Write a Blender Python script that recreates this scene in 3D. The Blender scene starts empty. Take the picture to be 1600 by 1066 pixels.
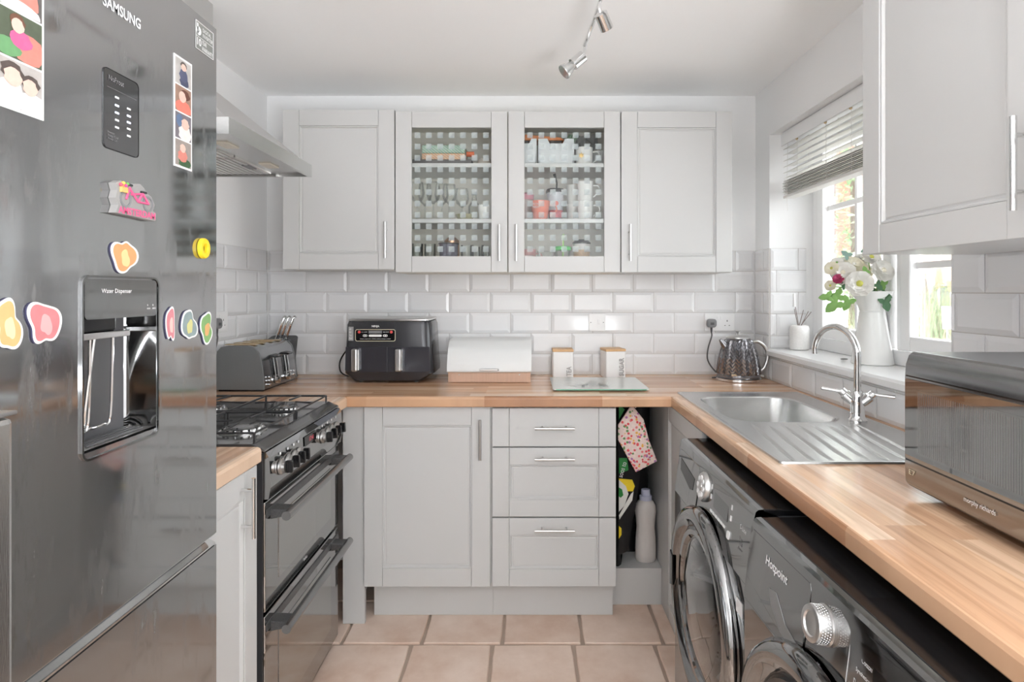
import bpy, math, random
from mathutils import Vector, Matrix
random.seed(7)
PI = math.pi
SC = bpy.context.scene
COL = SC.collection
F = 915.0; VX = 825.0; VY = 455.0; CZ = 1.322      # focal length in pixels, vanishing point, eye height

# ---------------------------------------------------------------- camera
cam_d = bpy.data.cameras.new('camera'); cam = bpy.data.objects.new('camera', cam_d); COL.objects.link(cam)
cam.location = (0, 0, CZ); cam.rotation_euler = (PI/2, 0, 0)
cam_d.sensor_width = 36; cam_d.lens = F/1600*36
cam_d.shift_x = (800-VX)/1600; cam_d.shift_y = (VY-533)/1600
cam_d.clip_start = 0.02; cam_d.clip_end = 300
SC.camera = cam
# ---------------------------------------------------------------- light
SC.view_settings.view_transform = 'Standard'; SC.view_settings.look = 'None'
SC.view_settings.gamma = 1; SC.view_settings.exposure = -0.06
SC.view_settings.use_curve_mapping = False
W = bpy.data.worlds.new('sky'); SC.world = W; W.use_nodes = True
W.node_tree.nodes['Background'].inputs[0].default_value = (0.93, 0.965, 1.0, 1)
W.node_tree.nodes['Background'].inputs[1].default_value = 7.5
SC.cycles.transparent_max_bounces = 32; SC.cycles.diffuse_bounces = 8
def area(name, loc, rot, sx, sy, power, col=(1, 1, 1)):
    l = bpy.data.lights.new(name, 'AREA'); l.shape = 'RECTANGLE'; l.size = sx; l.size_y = sy
    l.energy = power; l.color = col
    o = bpy.data.objects.new(name, l); o.location = loc; o.rotation_euler = rot; COL.objects.link(o)
    return o
area('rear_daylight_fill', (0.35, -1.70, 1.20), (PI/2, 0, 0), 1.4, 2.1, 14, (0.92, 0.97, 1.0))  # added area light behind the camera for soft daylight; no door is there
area('ceiling_bounce_fill', (0.78, -0.62, 0.95), (PI, 0, 0), 0.55, 1.1, 74, (0.94, 0.97, 1.0))  # unseen fill light added behind the camera, aimed up to brighten the ceiling

# ---------------------------------------------------------------- helpers
def T3(v): return (v[0], v[1], v[2])
class Fr:
    """a frame: u to the right, v up, w outward"""
    def __init__(s, O, R, N, U=(0, 0, 1)):
        s.O = Vector(O); s.R = Vector(R).normalized(); s.N = Vector(N).normalized(); s.U = Vector(U).normalized()
    def __call__(s, p): return s.O + s.R*p[0] + s.U*p[1] + s.N*p[2]
    def mat(s, u=0, v=0, w=0):
        m = Matrix((s.R, s.U, s.N)).transposed().to_4x4(); m.translation = s((u, v, w)); return m
class MB:
    def __init__(s, f=None): s.v = []; s.f = []; s.m = f; s.mi = []; s.cur = 0
    def add(s, vs, fs):
        b = len(s.v)
        for p in vs: s.v.append(T3(s.m(p)) if s.m else T3(p))
        for q in fs: s.f.append(tuple(b+i for i in q)); s.mi.append(s.cur)
        return s
    def box(s, x0, x1, y0, y1, z0, z1):
        return s.add([(x0,y0,z0),(x1,y0,z0),(x1,y1,z0),(x0,y1,z0),(x0,y0,z1),(x1,y0,z1),(x1,y1,z1),(x0,y1,z1)],
                     [(0,3,2,1),(4,5,6,7),(0,1,5,4),(1,2,6,5),(2,3,7,6),(3,0,4,7)])
    def quad(s, a, b, c, d): return s.add([a, b, c, d], [(0, 1, 2, 3)])
    def poly(s, pts): return s.add(pts, [tuple(range(len(pts)))])
    def prism(s, prof, a, b, axis='x'):
        """extrude a closed 2-D profile from a to b along an axis (profile in the two other axes, cyclic order)"""
        n = len(prof)
        def P(p, t):
            return {'x': (t, p[0], p[1]), 'y': (p[0], t, p[1]), 'z': (p[0], p[1], t)}[axis]
        vs = [P(p, a) for p in prof] + [P(p, b) for p in prof]
        fs = [(i, (i+1) % n, n+(i+1) % n, n+i) for i in range(n)] + [tuple(range(n))[::-1], tuple(range(n, 2*n))]
        return s.add(vs, fs)
    def lathe(s, prof, c=(0, 0, 0), seg=24, axis='z', sx=1, sy=1, closed=False, a0=0, a1=2*PI):
        full = abs(a1-a0-2*PI) < 1e-6
        n = seg if full else seg+1
        vs = []
        for r, h in prof:
            for i in range(n):
                a = a0+(a1-a0)*i/seg; x = r*math.cos(a)*sx; y = r*math.sin(a)*sy
                p = {'z': (x, y, h), 'y': (x, h, y), 'x': (h, x, y)}[axis]
                vs.append((c[0]+p[0], c[1]+p[1], c[2]+p[2]))
        fs = []
        m = len(prof); rows = m if closed else m-1
        for j in range(rows):
            k = (j+1) % m
            for i in range(seg):
                i2 = (i+1) % n
                fs.append((j*n+i, j*n+i2, k*n+i2, k*n+i))
        if full and not closed:
            if prof[0][0] > 1e-5: fs.append(tuple(range(n))[::-1])
            if prof[-1][0] > 1e-5: fs.append(tuple((m-1)*n+i for i in range(n)))
        return s.add(vs, fs)
    def frame(s, x0, x1, y0, y1, z0, z1, f):
        return s.box(x0, x1, y0, y0+f, z0, z1).box(x0, x1, y1-f, y1, z0, z1).box(x0, x1, y0+f, y1-f, z0, z0+f).box(x0, x1, y0+f, y1-f, z1-f, z1)
    def cyl(s, c, r, h, axis='z', seg=20): return s.lathe([(r, 0), (r, h)], c, seg, axis)
    def ring(s, c, R, r, axis='z', seg=36, k=8, sx=1, sy=1):
        return s.lathe([(R+r*math.cos(2*PI*j/k), r*math.sin(2*PI*j/k)) for j in range(k)], c, seg, axis, sx, sy, closed=True)
    def tube(s, pts, r, seg=8, cap=True):
        pts = [Vector(p) for p in pts]; n = len(pts)
        rs = r if isinstance(r, (list, tuple)) else [r]*n
        up = None; vs = []
        for i, p in enumerate(pts):
            t = (pts[min(i+1, n-1)]-pts[max(i-1, 0)]).normalized()
            if up is None: up = t.orthogonal().normalized()
            up = (up-t*up.dot(t))
            up = up.normalized() if up.length > 1e-6 else t.orthogonal().normalized()
            q = t.cross(up)
            for j in range(seg):
                a = 2*PI*j/seg; vs.append(tuple(p+up*(rs[i]*math.cos(a))+q*(rs[i]*math.sin(a))))
        fs = [(i*seg+j, i*seg+(j+1) % seg, (i+1)*seg+(j+1) % seg, (i+1)*seg+j) for i in range(n-1) for j in range(seg)]
        if cap: fs += [tuple(range(seg))[::-1], tuple((n-1)*seg+j for j in range(seg))]
        return s.add(vs, fs)
    def sphere(s, c, r, seg=14, rings=8, sx=1, sy=1, sz=1):
        return s.lathe([(max(r*math.sin(PI*j/rings), 1e-6), -r*sz*math.cos(PI*j/rings)) for j in range(rings+1)], c, seg, 'z', sx, sy)
def spline(pts, n=8):
    """Catmull-Rom through points"""
    P = [Vector(p) for p in pts]; P = [P[0]*2-P[1]]+P+[P[-1]*2-P[-2]]; out = []
    for i in range(1, len(P)-2):
        for k in range(n):
            t = k/n
            out.append(0.5*((2*P[i])+(P[i+1]-P[i-1])*t+(2*P[i-1]-5*P[i]+4*P[i+1]-P[i+2])*t*t+(3*P[i]-P[i-1]-3*P[i+1]+P[i+2])*t**3))
    out.append(P[-2]); return [T3(p) for p in out]
def rrect(w, h, r, k=4, cx=0, cy=0):
    """rounded rectangle outline"""
    o = []
    for ex, ey, a in ((1, 1, 0), (-1, 1, 90), (-1, -1, 180), (1, -1, 270)):
        for i in range(k+1):
            t = math.radians(a+90*i/k); o.append((cx+ex*(w/2-r)+r*math.cos(t), cy+ey*(h/2-r)+r*math.sin(t)))
    return o
BASE = {}
def base_of(o):
    while o.parent is not None: o = o.parent
    return BASE.get(o.name, Vector((0, 0, 0)))
def mesh_of(name, mb, mats, fix=True, smooth=False, off=None):
    me = bpy.data.meshes.new(name)
    vs = mb.v if off is None else [(p[0]-off[0], p[1]-off[1], p[2]-off[2]) for p in mb.v]
    me.from_pydata(vs, [], mb.f)
    for m in (mats if isinstance(mats, (list, tuple)) else [mats]): me.materials.append(m)
    if isinstance(mats, (list, tuple)) and len(mats) > 1: me.polygons.foreach_set('material_index', mb.mi)
    if fix:
        import bmesh
        bm = bmesh.new(); bm.from_mesh(me); bmesh.ops.recalc_face_normals(bm, faces=bm.faces); bm.to_mesh(me); bm.free()
    if smooth: me.shade_smooth() if hasattr(me, 'shade_smooth') else None
    me.update(); return me
def obj(name, mb, mat, parent=None, bevel=0, smooth=False, fix=True, kind=None, label=None, local=False, angle=38):
    off = None if (local or parent is None) else base_of(parent)
    me = mesh_of(name, mb, mat, fix, False, off)
    o = bpy.data.objects.new(name, me); COL.objects.link(o)
    if parent is not None: o.parent = parent
    if bevel:
        b = o.modifiers.new('bevel', 'BEVEL'); b.width = bevel; b.segments = 2; b.limit_method = 'ANGLE'; b.angle_limit = math.radians(40)
    if smooth:
        me.shade_smooth()
        try: me.set_sharp_from_angle(angle=math.radians(angle))
        except Exception: pass
    if kind: o['kind'] = kind
    if label: o['label'] = label
    return o
def tag(o, label, cat, group=None):
    o['label'] = label; o['category'] = cat
    if group: o['group'] = group
    return o
def thing(name, label, cat, loc=(0, 0, 0), rotz=0, group=None):
    o = bpy.data.objects.new(name, None); COL.objects.link(o); o.empty_display_size = 0.05
    o.location = loc; o.rotation_euler = (0, 0, rotz); BASE[o.name] = Vector(loc)
    return tag(o, label, cat, group)
def struct(name, mb, mat, **k): return obj(name, mb, mat, kind='structure', **k)
def noop(): pass
def dup(o, loc, rotz=None, label=None, group=None, parent=None):
    c = o.copy(); COL.objects.link(c)
    if parent is None:
        c.location = loc
        if rotz is not None: c.rotation_euler = (0, 0, rotz)
        if label: c['label'] = label
        if group: c['group'] = group
    else: c.parent = parent
    for ch in list(o.children): dup(ch, None, parent=c)
    return c
def place(name, me, mw, parent):
    o = bpy.data.objects.new(name, me); COL.objects.link(o); o.parent = parent; o.matrix_local = mw; return o
FONT_CACHE = {}
def text(name, s, fr, mat, parent, width=None, height=None, w=0.0008, ext=0.0, bold=0.0, align='l', local=False, label=None, thing_tag=None):
    """flat lettering in frame fr; its left bottom corner at the frame's origin; cap height or width given"""
    cu = bpy.data.curves.new(name, 'FONT'); cu.body = s; cu.size = 1; cu.offset = bold; cu.resolution_u = 3
    if ext: cu.extrude = ext/(height or 0.02)
    t = bpy.data.objects.new('tmp_text', cu); COL.objects.link(t)
    me = bpy.data.meshes.new_from_object(t); COL.objects.unlink(t); bpy.data.objects.remove(t)
    xs = [v.co.x for v in me.vertices]; ys = [v.co.y for v in me.vertices]
    x0, x1, y0, y1 = min(xs), max(xs), min(ys), max(ys)
    sy = height/(y1-y0) if height else width/(x1-x0)
    sx = width/(x1-x0) if width else sy
    dx = {'l': 0, 'c': -(x1-x0)*sx/2, 'r': -(x1-x0)*sx}[align]
    off = Vector((0, 0, 0)) if local else base_of(parent)
    for v in me.vertices:
        p = fr(((v.co.x-x0)*sx+dx, (v.co.y-y0)*sy, w+v.co.z*sy)); v.co = p-off
    me.materials.clear(); me.materials.append(mat)
    o = bpy.data.objects.new(name, me); COL.objects.link(o); o.parent = parent
    if label: o['label'] = label
    return o
def ux(x, Y): return (x-VX)*Y/F
def vz(y, Y): return CZ-(y-VY)*Y/F

# ---------------------------------------------------------------- materials
def L(r, g, b):
    f = lambda c: (c/255/12.92 if c/255 <= 0.04045 else ((c/255+0.055)/1.055)**2.4)
    return (f(r), f(g), f(b), 1)
MATS = {}
def mat(name, col, rough=0.5, metal=0.0, coat=0.0, emit=None, es=1.0, spec=0.5, trans=0.0, bump=None, noise=None, ior=1.45, aniso=0):
    if name in MATS: return MATS[name]
    m = bpy.data.materials.new(name); m.use_nodes = True; nt = m.node_tree; b = nt.nodes['Principled BSDF']
    if len(col) == 3: col = (*col, 1)
    b.inputs['Base Color'].default_value = col; b.inputs['Roughness'].default_value = rough
    b.inputs['Metallic'].default_value = metal; b.inputs['Coat Weight'].default_value = coat
    b.inputs['Specular IOR Level'].default_value = spec; b.inputs['Transmission Weight'].default_value = trans
    b.inputs['IOR'].default_value = ior
    if emit: b.inputs['Emission Color'].default_value = (*emit[:3], 1); b.inputs['Emission Strength'].default_value = es
    if noise:       # (scale, amount, (stretch)) colour mottling
        tc = nt.nodes.new('ShaderNodeTexCoord'); mp = nt.nodes.new('ShaderNodeMapping'); nz = nt.nodes.new('ShaderNodeTexNoise')
        nz.inputs['Scale'].default_value = noise[0]; nz.inputs['Detail'].default_value = 5
        if len(noise) > 2: mp.inputs['Scale'].default_value = noise[2]
        mx = nt.nodes.new('ShaderNodeMix'); mx.data_type = 'RGBA'
        a = noise[1]
        mx.inputs[6].default_value = tuple(max(0, c*(1-a)) for c in col[:3])+(1,); mx.inputs[7].default_value = tuple(min(1, c*(1+a)) for c in col[:3])+(1,)
        nt.links.new(tc.outputs['Object'], mp.inputs[0]); nt.links.new(mp.outputs[0], nz.inputs['Vector'])
        nt.links.new(nz.outputs[0], mx.inputs[0]); nt.links.new(mx.outputs[2], b.inputs['Base Color'])
    if bump:        # (scale, strength, (stretch))
        tc = nt.nodes.new('ShaderNodeTexCoord'); mp = nt.nodes.new('ShaderNodeMapping'); nz = nt.nodes.new('ShaderNodeTexNoise'); bp = nt.nodes.new('ShaderNodeBump')
        nz.inputs['Scale'].default_value = bump[0]; bp.inputs['Strength'].default_value = bump[1]; bp.inputs['Distance'].default_value = 0.002
        if len(bump) > 2: mp.inputs['Scale'].default_value = bump[2]
        nt.links.new(tc.outputs['Object'], mp.inputs[0]); nt.links.new(mp.outputs[0], nz.inputs['Vector'])
        nt.links.new(nz.outputs[0], bp.inputs['Height']); nt.links.new(bp.outputs[0], b.inputs['Normal'])
    MATS[name] = m; return m
def thin_glass(name, tint=(1, 1, 1), refl=0.5, rough=0.0):
    m = bpy.data.materials.new(name); m.use_nodes = True; nt = m.node_tree; nt.nodes.clear()
    out = nt.nodes.new('ShaderNodeOutputMaterial'); mx = nt.nodes.new('ShaderNodeMixShader'); t = nt.nodes.new('ShaderNodeBsdfTransparent'); g = nt.nodes.new('ShaderNodeBsdfGlossy')
    fr = nt.nodes.new('ShaderNodeFresnel'); fr.inputs[0].default_value = 1.45; mu = nt.nodes.new('ShaderNodeMath'); mu.operation = 'MULTIPLY'; mu.inputs[1].default_value = refl
    t.inputs[0].default_value = (*tint, 1); g.inputs['Roughness'].default_value = rough
    nt.links.new(fr.outputs[0], mu.inputs[0]); nt.links.new(mu.outputs[0], mx.inputs[0]); nt.links.new(t.outputs[0], mx.inputs[1]); nt.links.new(g.outputs[0], mx.inputs[2]); nt.links.new(mx.outputs[0], out.inputs[0])
    MATS[name] = m; return m
def wood_laminate(name, swap, cols, length=0.46, width=0.046, rough=0.17):
    m = bpy.data.materials.new(name); m.use_nodes = True; nt = m.node_tree; N = nt.nodes.new; K = nt.links.new; b = nt.nodes['Principled BSDF']
    tc = N('ShaderNodeTexCoord'); sp = N('ShaderNodeSeparateXYZ'); K(tc.outputs['Object'], sp.inputs[0])
    cb = N('ShaderNodeCombineXYZ'); K(sp.outputs[1 if swap else 0], cb.inputs[0]); K(sp.outputs[0 if swap else 1], cb.inputs[1])
    br = N('ShaderNodeTexBrick'); br.offset = 0.37; br.offset_frequency = 1; br.squash = 1.35; br.squash_frequency = 3
    br.inputs['Scale'].default_value = 1; br.inputs['Mortar Size'].default_value = 0.0; br.inputs['Brick Width'].default_value = length; br.inputs['Row Height'].default_value = width
    br.inputs['Color1'].default_value = (0, 0, 0, 1); br.inputs['Color2'].default_value = (1, 1, 1, 1); K(cb.outputs[0], br.inputs[0])
    rp = N('ShaderNodeValToRGB'); K(br.outputs[0], rp.inputs[0]); e = rp.color_ramp.elements
    e[0].color = cols[0]; e[1].color = cols[-1]
    for i, c in enumerate(cols[1:-1]): q = e.new((i+1)/(len(cols)-1)); q.color = c
    mp = N('ShaderNodeMapping'); mp.inputs['Scale'].default_value = (3.5, 60, 1); K(cb.outputs[0], mp.inputs[0])
    ad = N('ShaderNodeVectorMath'); ad.operation = 'ADD'; sc = N('ShaderNodeVectorMath'); sc.operation = 'SCALE'; sc.inputs[3].default_value = 37.0
    K(br.outputs[0], sc.inputs[0]); K(mp.outputs[0], ad.inputs[0]); K(sc.outputs[0], ad.inputs[1])
    nz = N('ShaderNodeTexNoise'); nz.inputs['Scale'].default_value = 1; nz.inputs['Detail'].default_value = 6; nz.inputs['Distortion'].default_value = 0.6; K(ad.outputs[0], nz.inputs['Vector'])
    r2 = N('ShaderNodeValToRGB'); r2.color_ramp.elements[0].position = 0.33; r2.color_ramp.elements[0].color = (0.66, 0.6, 0.55, 1); r2.color_ramp.elements[1].position = 0.62; r2.color_ramp.elements[1].color = (1.06, 1.06, 1.06, 1); K(nz.outputs[0], r2.inputs[0])
    mx = N('ShaderNodeMix'); mx.data_type = 'RGBA'; mx.blend_type = 'MULTIPLY'; mx.inputs[0].default_value = 0.75; K(rp.outputs[0], mx.inputs[6]); K(r2.outputs[0], mx.inputs[7]); K(mx.outputs[2], b.inputs['Base Color'])
    b.inputs['Roughness'].default_value = rough; MATS[name] = m; return m
def mottled(name, c0, c1, scale=6, rough=0.6, c2=None, fine=40):
    m = bpy.data.materials.new(name); m.use_nodes = True; nt = m.node_tree; N = nt.nodes.new; K = nt.links.new; b = nt.nodes['Principled BSDF']
    tc = N('ShaderNodeTexCoord'); oi = N('ShaderNodeObjectInfo'); ad = N('ShaderNodeVectorMath'); sc = N('ShaderNodeVectorMath'); sc.operation = 'SCALE'; sc.inputs[3].default_value = 9
    K(oi.outputs['Random'], sc.inputs[0]); K(tc.outputs['Object'], ad.inputs[0]); K(sc.outputs[0], ad.inputs[1])
    nz = N('ShaderNodeTexNoise'); nz.inputs['Scale'].default_value = scale; nz.inputs['Detail'].default_value = 7; nz.inputs['Roughness'].default_value = 0.62; K(ad.outputs[0], nz.inputs['Vector'])
    rp = N('ShaderNodeValToRGB'); e = rp.color_ramp.elements; e[0].position = 0.32; e[0].color = c0; e[1].position = 0.68; e[1].color = c1
    if c2: q = e.new(0.5); q.color = c2
    K(nz.outputs[0], rp.inputs[0]); K(rp.outputs[0], b.inputs['Base Color']); b.inputs['Roughness'].default_value = rough
    n2 = N('ShaderNodeTexNoise'); n2.inputs['Scale'].default_value = fine; bp = N('ShaderNodeBump'); bp.inputs['Strength'].default_value = 0.25; bp.inputs['Distance'].default_value = 0.002
    K(ad.outputs[0], n2.inputs['Vector']); K(n2.outputs[0], bp.inputs['Height']); K(bp.outputs[0], b.inputs['Normal'])
    MATS[name] = m; return m
def smeared_metal(name, col, rough=0.07, streak=0.22, metal=1.0):
    """polished dark metal with wiping smears in its gloss"""
    m = bpy.data.materials.new(name); m.use_nodes = True; nt = m.node_tree; N = nt.nodes.new; K = nt.links.new; b = nt.nodes['Principled BSDF']
    b.inputs['Base Color'].default_value = col; b.inputs['Metallic'].default_value = metal
    tc = N('ShaderNodeTexCoord'); mp = N('ShaderNodeMapping'); mp.inputs['Rotation'].default_value = (0.6, 0, 0); mp.inputs['Scale'].default_value = (1, 9, 2.2)
    nz = N('ShaderNodeTexNoise'); nz.inputs['Scale'].default_value = 3.0; nz.inputs['Detail'].default_value = 9; nz.inputs['Roughness'].default_value = 0.7
    K(tc.outputs['Object'], mp.inputs[0]); K(mp.outputs[0], nz.inputs['Vector'])
    mr = N('ShaderNodeMapRange'); mr.inputs[1].default_value = 0.52; mr.inputs[2].default_value = 0.78; mr.inputs[3].default_value = rough; mr.inputs[4].default_value = rough+streak
    K(nz.outputs[0], mr.inputs[0]); K(mr.outputs[0], b.inputs['Roughness'])
    n2 = N('ShaderNodeTexNoise'); n2.inputs['Scale'].default_value = 2.2; n2.inputs['Detail'].default_value = 1; bp = N('ShaderNodeBump'); bp.inputs['Strength'].default_value = 0.10; bp.inputs['Distance'].default_value = 0.01
    K(tc.outputs['Object'], n2.inputs['Vector']); K(n2.outputs[0], bp.inputs['Height']); K(bp.outputs[0], b.inputs['Normal'])
    MATS[name] = m; return m

M_wall = mat('wall_paint', L(240, 240, 240), 0.75, bump=(220, 0.05))
M_ceil = mat('ceiling_paint', L(250, 250, 250), 0.8)
M_cab = mat('cabinet_satin', L(203, 203, 202), 0.36, bump=(60, 0.03, (1, 1, 0.2)))
M_cabin = mat('cabinet_inside', L(226, 222, 213), 0.6)
M_tile = mat('ceramic_glaze', L(229, 229, 230), 0.10)
M_grout = mat('grout', L(196, 192, 188), 0.9)
M_floor = mottled('floor_stone', L(216, 186, 166), L(240, 219, 204), 5, 0.42, L(229, 205, 188))
M_fgrout = mat('floor_grout', L(178, 160, 146), 0.9)
WC = [L(176, 126, 92), L(212, 170, 136), L(228, 190, 158), L(196, 150, 114), L(236, 206, 178), L(220, 178, 142)]
M_woodx = wood_laminate('beech_block_x', False, WC)
M_woody = wood_laminate('beech_block_y', True, WC)
M_chrome = mat('chrome', (0.78, 0.78, 0.78), 0.08, 1)
M_nickel = mat('brushed_nickel', (0.62, 0.61, 0.60), 0.28, 1)
M_steel = mat('brushed_steel', (0.68, 0.68, 0.67), 0.27, 1, bump=(90, 0.08, (1, 12, 1)))
M_steel_d = mat('satin_steel', (0.45, 0.455, 0.46), 0.33, 1, noise=(3, 0.25), bump=(60, 0.1, (1, 1, 6)))
M_fridge = smeared_metal('black_steel', (0.43, 0.435, 0.44, 1), 0.07, 0.40, 0.93)
M_appl = smeared_metal('graphite_gloss', (0.30, 0.30, 0.30, 1), 0.05, 0.08)
M_oven = smeared_metal('oven_glass', (0.36, 0.36, 0.36, 1), 0.03, 0.10)
M_ovwin = mat('oven_window', (0.42, 0.42, 0.41), 0.08, 1)
M_hob = mat('hob_enamel', (0.17, 0.17, 0.172), 0.14, 0.7, coat=0.4)
M_black = mat('black_gloss', (0.010, 0.010, 0.011), 0.10)
M_blackm = mat('black_matt', (0.018, 0.018, 0.019), 0.5)
M_blackp = mat('black_plastic', (0.03, 0.03, 0.032), 0.35)
M_iron = mat('cast_iron', (0.035, 0.035, 0.037), 0.32)
M_dgrey = mat('dark_grey', (0.10, 0.10, 0.105), 0.4)
M_grey = mat('mid_grey', L(130, 130, 132), 0.45)
M_white = mat('white_plastic', L(238, 238, 238), 0.3)
M_upvc = mat('white_upvc', L(244, 244, 244), 0.25)
M_ink = mat('white_print', L(235, 235, 235), 0.5)
M_china = mat('white_china', L(240, 240, 238), 0.12)
M_glass = thin_glass('window_glass', (0.99, 1.0, 0.995), 0.6)
M_cup = thin_glass('clear_glass', (0.965, 0.975, 0.97), 0.7, 0.03)
def frosted(name, col, a):
    m = mat(name, col, 0.5); m.node_tree.nodes['Principled BSDF'].inputs['Alpha'].default_value = a; return m
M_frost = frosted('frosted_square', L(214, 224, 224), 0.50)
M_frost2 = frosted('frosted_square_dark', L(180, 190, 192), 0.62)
M_slat = mat('blind_slat', L(226, 224, 220), 0.45)
M_stone = mat('pebble', L(150, 148, 146), 0.7, bump=(60, 0.3))

# ================================================================ ROOM
XL, XR, YB, ZC = -1.291, 1.125, 2.896, 2.287
YF = -1.75
WT = 0.910                                   # worktop height
ZT = 1.521                                   # top of the tiling
WY0, WY1, WZ0, WZ1 = 1.552, 2.728, 1.055, 2.049   # window opening
XG = 1.325                                   # window plane
m = MB().box(XL-.1, XR+.3, YF-.1, YB+.1, -0.12, -0.008)
floor = struct('floor', m, M_fgrout)
def dwell(mb): return mb
wall_back = struct('wall_back', MB().box(XL-.1, XR+.3, YB, YB+.1, -.008, ZC), M_wall)
wall_left = struct('wall_left', MB().box(XL-.1, XL, YF, YB, -.008, ZC), M_wall)
m = MB(); m.box(XR, XR+.28, YF, WY0, -.008, ZC).box(XR, XR+.28, WY1, YB, -.008, ZC).box(XR, XR+.28, WY0, WY1, -.008, WZ0-.03).box(XR, XR+.28, WY0, WY1, WZ1, ZC)
wall_right = struct('wall_right', m, M_wall)
struct('ceiling', MB().box(XL-.1, XR+.3, YF-.1, YB+.1, ZC, ZC+.1), M_ceil)
struct('wall_rear', MB().box(XL-.1, XR+.3, YF-.1, YF, -.008, ZC), M_wall)

# floor tiles, ragged-edged terracotta squares in shifted rows
cache = {}
def floor_tile(u0, u1, v0, v1):
    w, h = u1-u0, v1-v0
    key = (round(w, 3), round(h, 3))
    vs = cache.setdefault(key, [])
    if len(vs) < 3:
        rng = random.Random(hash(key)+len(vs)); top = []; bot = []
        for i in range(16):
            s = i/4.0; k = int(s); t = s-k
            p = [(t, 0), (1, t), (1-t, 1), (0, 1-t)][k]
            j = lambda: rng.uniform(-.0016, .0016)
            x, y = p[0]*w-w/2+j(), p[1]*h-h/2+j()
            if i % 4 == 0: x *= 0.985; y *= 0.985
            bot.append((x, y, -.009)); top.append((x*(1-.006/w), y*(1-.006/h), 0))
        mid = [(x, y, -.003) for x, y, z in bot]
        mm = MB(); n = 16
        mm.add(bot+mid+top, [(i, (i+1) % n, n+(i+1) % n, n+i) for i in range(n)]+[(n+i, n+(i+1) % n, 2*n+(i+1) % n, 2*n+i) for i in range(n)]+[tuple(range(2*n, 3*n))])
        vs.append(mesh_of('tile', mm, M_floor))
    place('tile', random.choice(vs), Matrix.Translation(((u0+u1)/2, (v0+v1)/2, 0.0)), floor)
G = .006
rows = [(2.497, 2.80), (2.194, 2.497), (1.891, 2.194), (1.588, 1.891), (1.285, 1.588), (.982, 1.285), (.679, .982), (.376, .679)]
offs = [-.131, -.096, -.133, -.30, -.13, -.20, -.05, -.1]
for (y0, y1), o in zip(rows, offs):
    x = o-.303*4
    while x < XR:
        a, b_ = max(x, XL), min(x+.303, XR)
        if b_-a > .03: floor_tile(a+G, b_-G, y0+G, y1-G)
        x += .303

# bevelled wall tiles
tc_ = {}
def wtile(w, h):
    k = (round(w, 3), round(h, 3))
    if k not in tc_:
        b = min(.014, w*.4, h*.4); t0, t1 = .0035, .0075
        mm = MB(); ring = lambda i, z: [(i, i, z), (w-i, i, z), (w-i, h-i, z), (i, h-i, z)]
        vs = ring(0, 0)+ring(0, t0)+ring(b, t1); fs = []
        for j in (0, 4):
            for i in range(4): fs.append((j+i, j+(i+1) % 4, j+4+(i+1) % 4, j+4+i))
        fs.append((8, 9, 10, 11)); mm.add(vs, fs); tc_[k] = mesh_of('tile', mm, M_tile)
    return tc_[k]
TW, TH, TG = .202, .1018, .0022
def tile_field(fr, parent, u0, u1, z0, z1, off, base_z=WT, phase=0):
    gm = MB(fr); gm.box(u0, u1, z0, z1, 0, .0022)
    obj('grout', gm, M_grout, parent)
    r = 0
    while base_z+r*TH < z1-.004:
        a, b = base_z+r*TH, min(base_z+(r+1)*TH, z1)
        if b > z0:
            a = max(a, z0); o = off+((r+phase) % 2)*TW/2
            u = o+math.floor((u0-o)/TW)*TW
            while u < u1-.004:
                p, q = max(u, u0), min(u+TW, u1)
                if q-p > .012 and b-a > .012:
                    place('tile', wtile(round(q-p-TG, 4), round(b-a-TG, 4)), fr.mat(p+TG/2, a+TG/2, .0005), parent)
                u += TW
        r += 1
FB = Fr((0, YB, 0), (1, 0, 0), (0, -1, 0))
tile_field(FB, wall_back, XL+.008, XR-.008, WT, ZT, .0146-TW/2)
FL = Fr((XL, 0, 0), (0, 1, 0), (1, 0, 0))
tile_field(FL, wall_left, 1.2, YB-.001, WT, ZT, .16)
FRt = Fr((XR, 0, 0), (0, -1, 0), (-1, 0, 0))
tile_field(FRt, wall_right, -YB+.001, -WY1, WT, ZT, -2.49)
tile_field(FRt, wall_right, -WY1, -WY0, WT, WZ0-.031, -2.49)
tile_field(FRt, wall_right, -WY0, -.45, WT, ZT+TH*4, -2.49-.058+TW/2)
FV = Fr((0, WY1, 0), (1, 0, 0), (0, -1, 0))
tile_field(FV, wall_right, XR+.002, XG-.03, WZ0+.002, ZT, XR-.07, base_z=WT+TH)

# window_1: frame, sashes, panes, glazing bars, sill
wf = MB(); x0, x1 = XG, XG+.06
wf.frame(x0, x1, WY0+.0005, WY1-.0005, WZ0+.0005, WZ1-.0005, .055)
wf.box(x0+.002, x1-.002, 2.075, 2.11, WZ0+.056, WZ1-.056)
win = struct('window_1', wf, M_upvc, bevel=.004)
SA = (2.118, 2.665); SB = (1.612, 2.068)
for y0, y1 in (SA, SB):
    s = MB(); a, b = WZ0+.058, WZ1-.058; f = .052
    s.frame(x0-.012, x0+.022, y0, y1, a, b, f)
    obj('sash', s, M_upvc, win, bevel=.005)
    yA, yB = y0+f, y1-f
    g = MB(); g.box(XG+.02, XG+.026, yA, yB, a+f, b-f); obj('pane', g, M_glass, win)
    for z in (1.41, 1.69):
        q = MB(); q.box(XG+.012, XG+.034, yA, yB, z-.011, z+.011); obj('glazing_bar', q, M_upvc, win)
    q = MB(); q.box(XG+.014, XG+.032, (yA+yB)/2-.008, (yA+yB)/2+.008, 1.69 if y0 < 2.1 else a+f, b-f); obj('glazing_bar', q, M_upvc, win)
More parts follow.
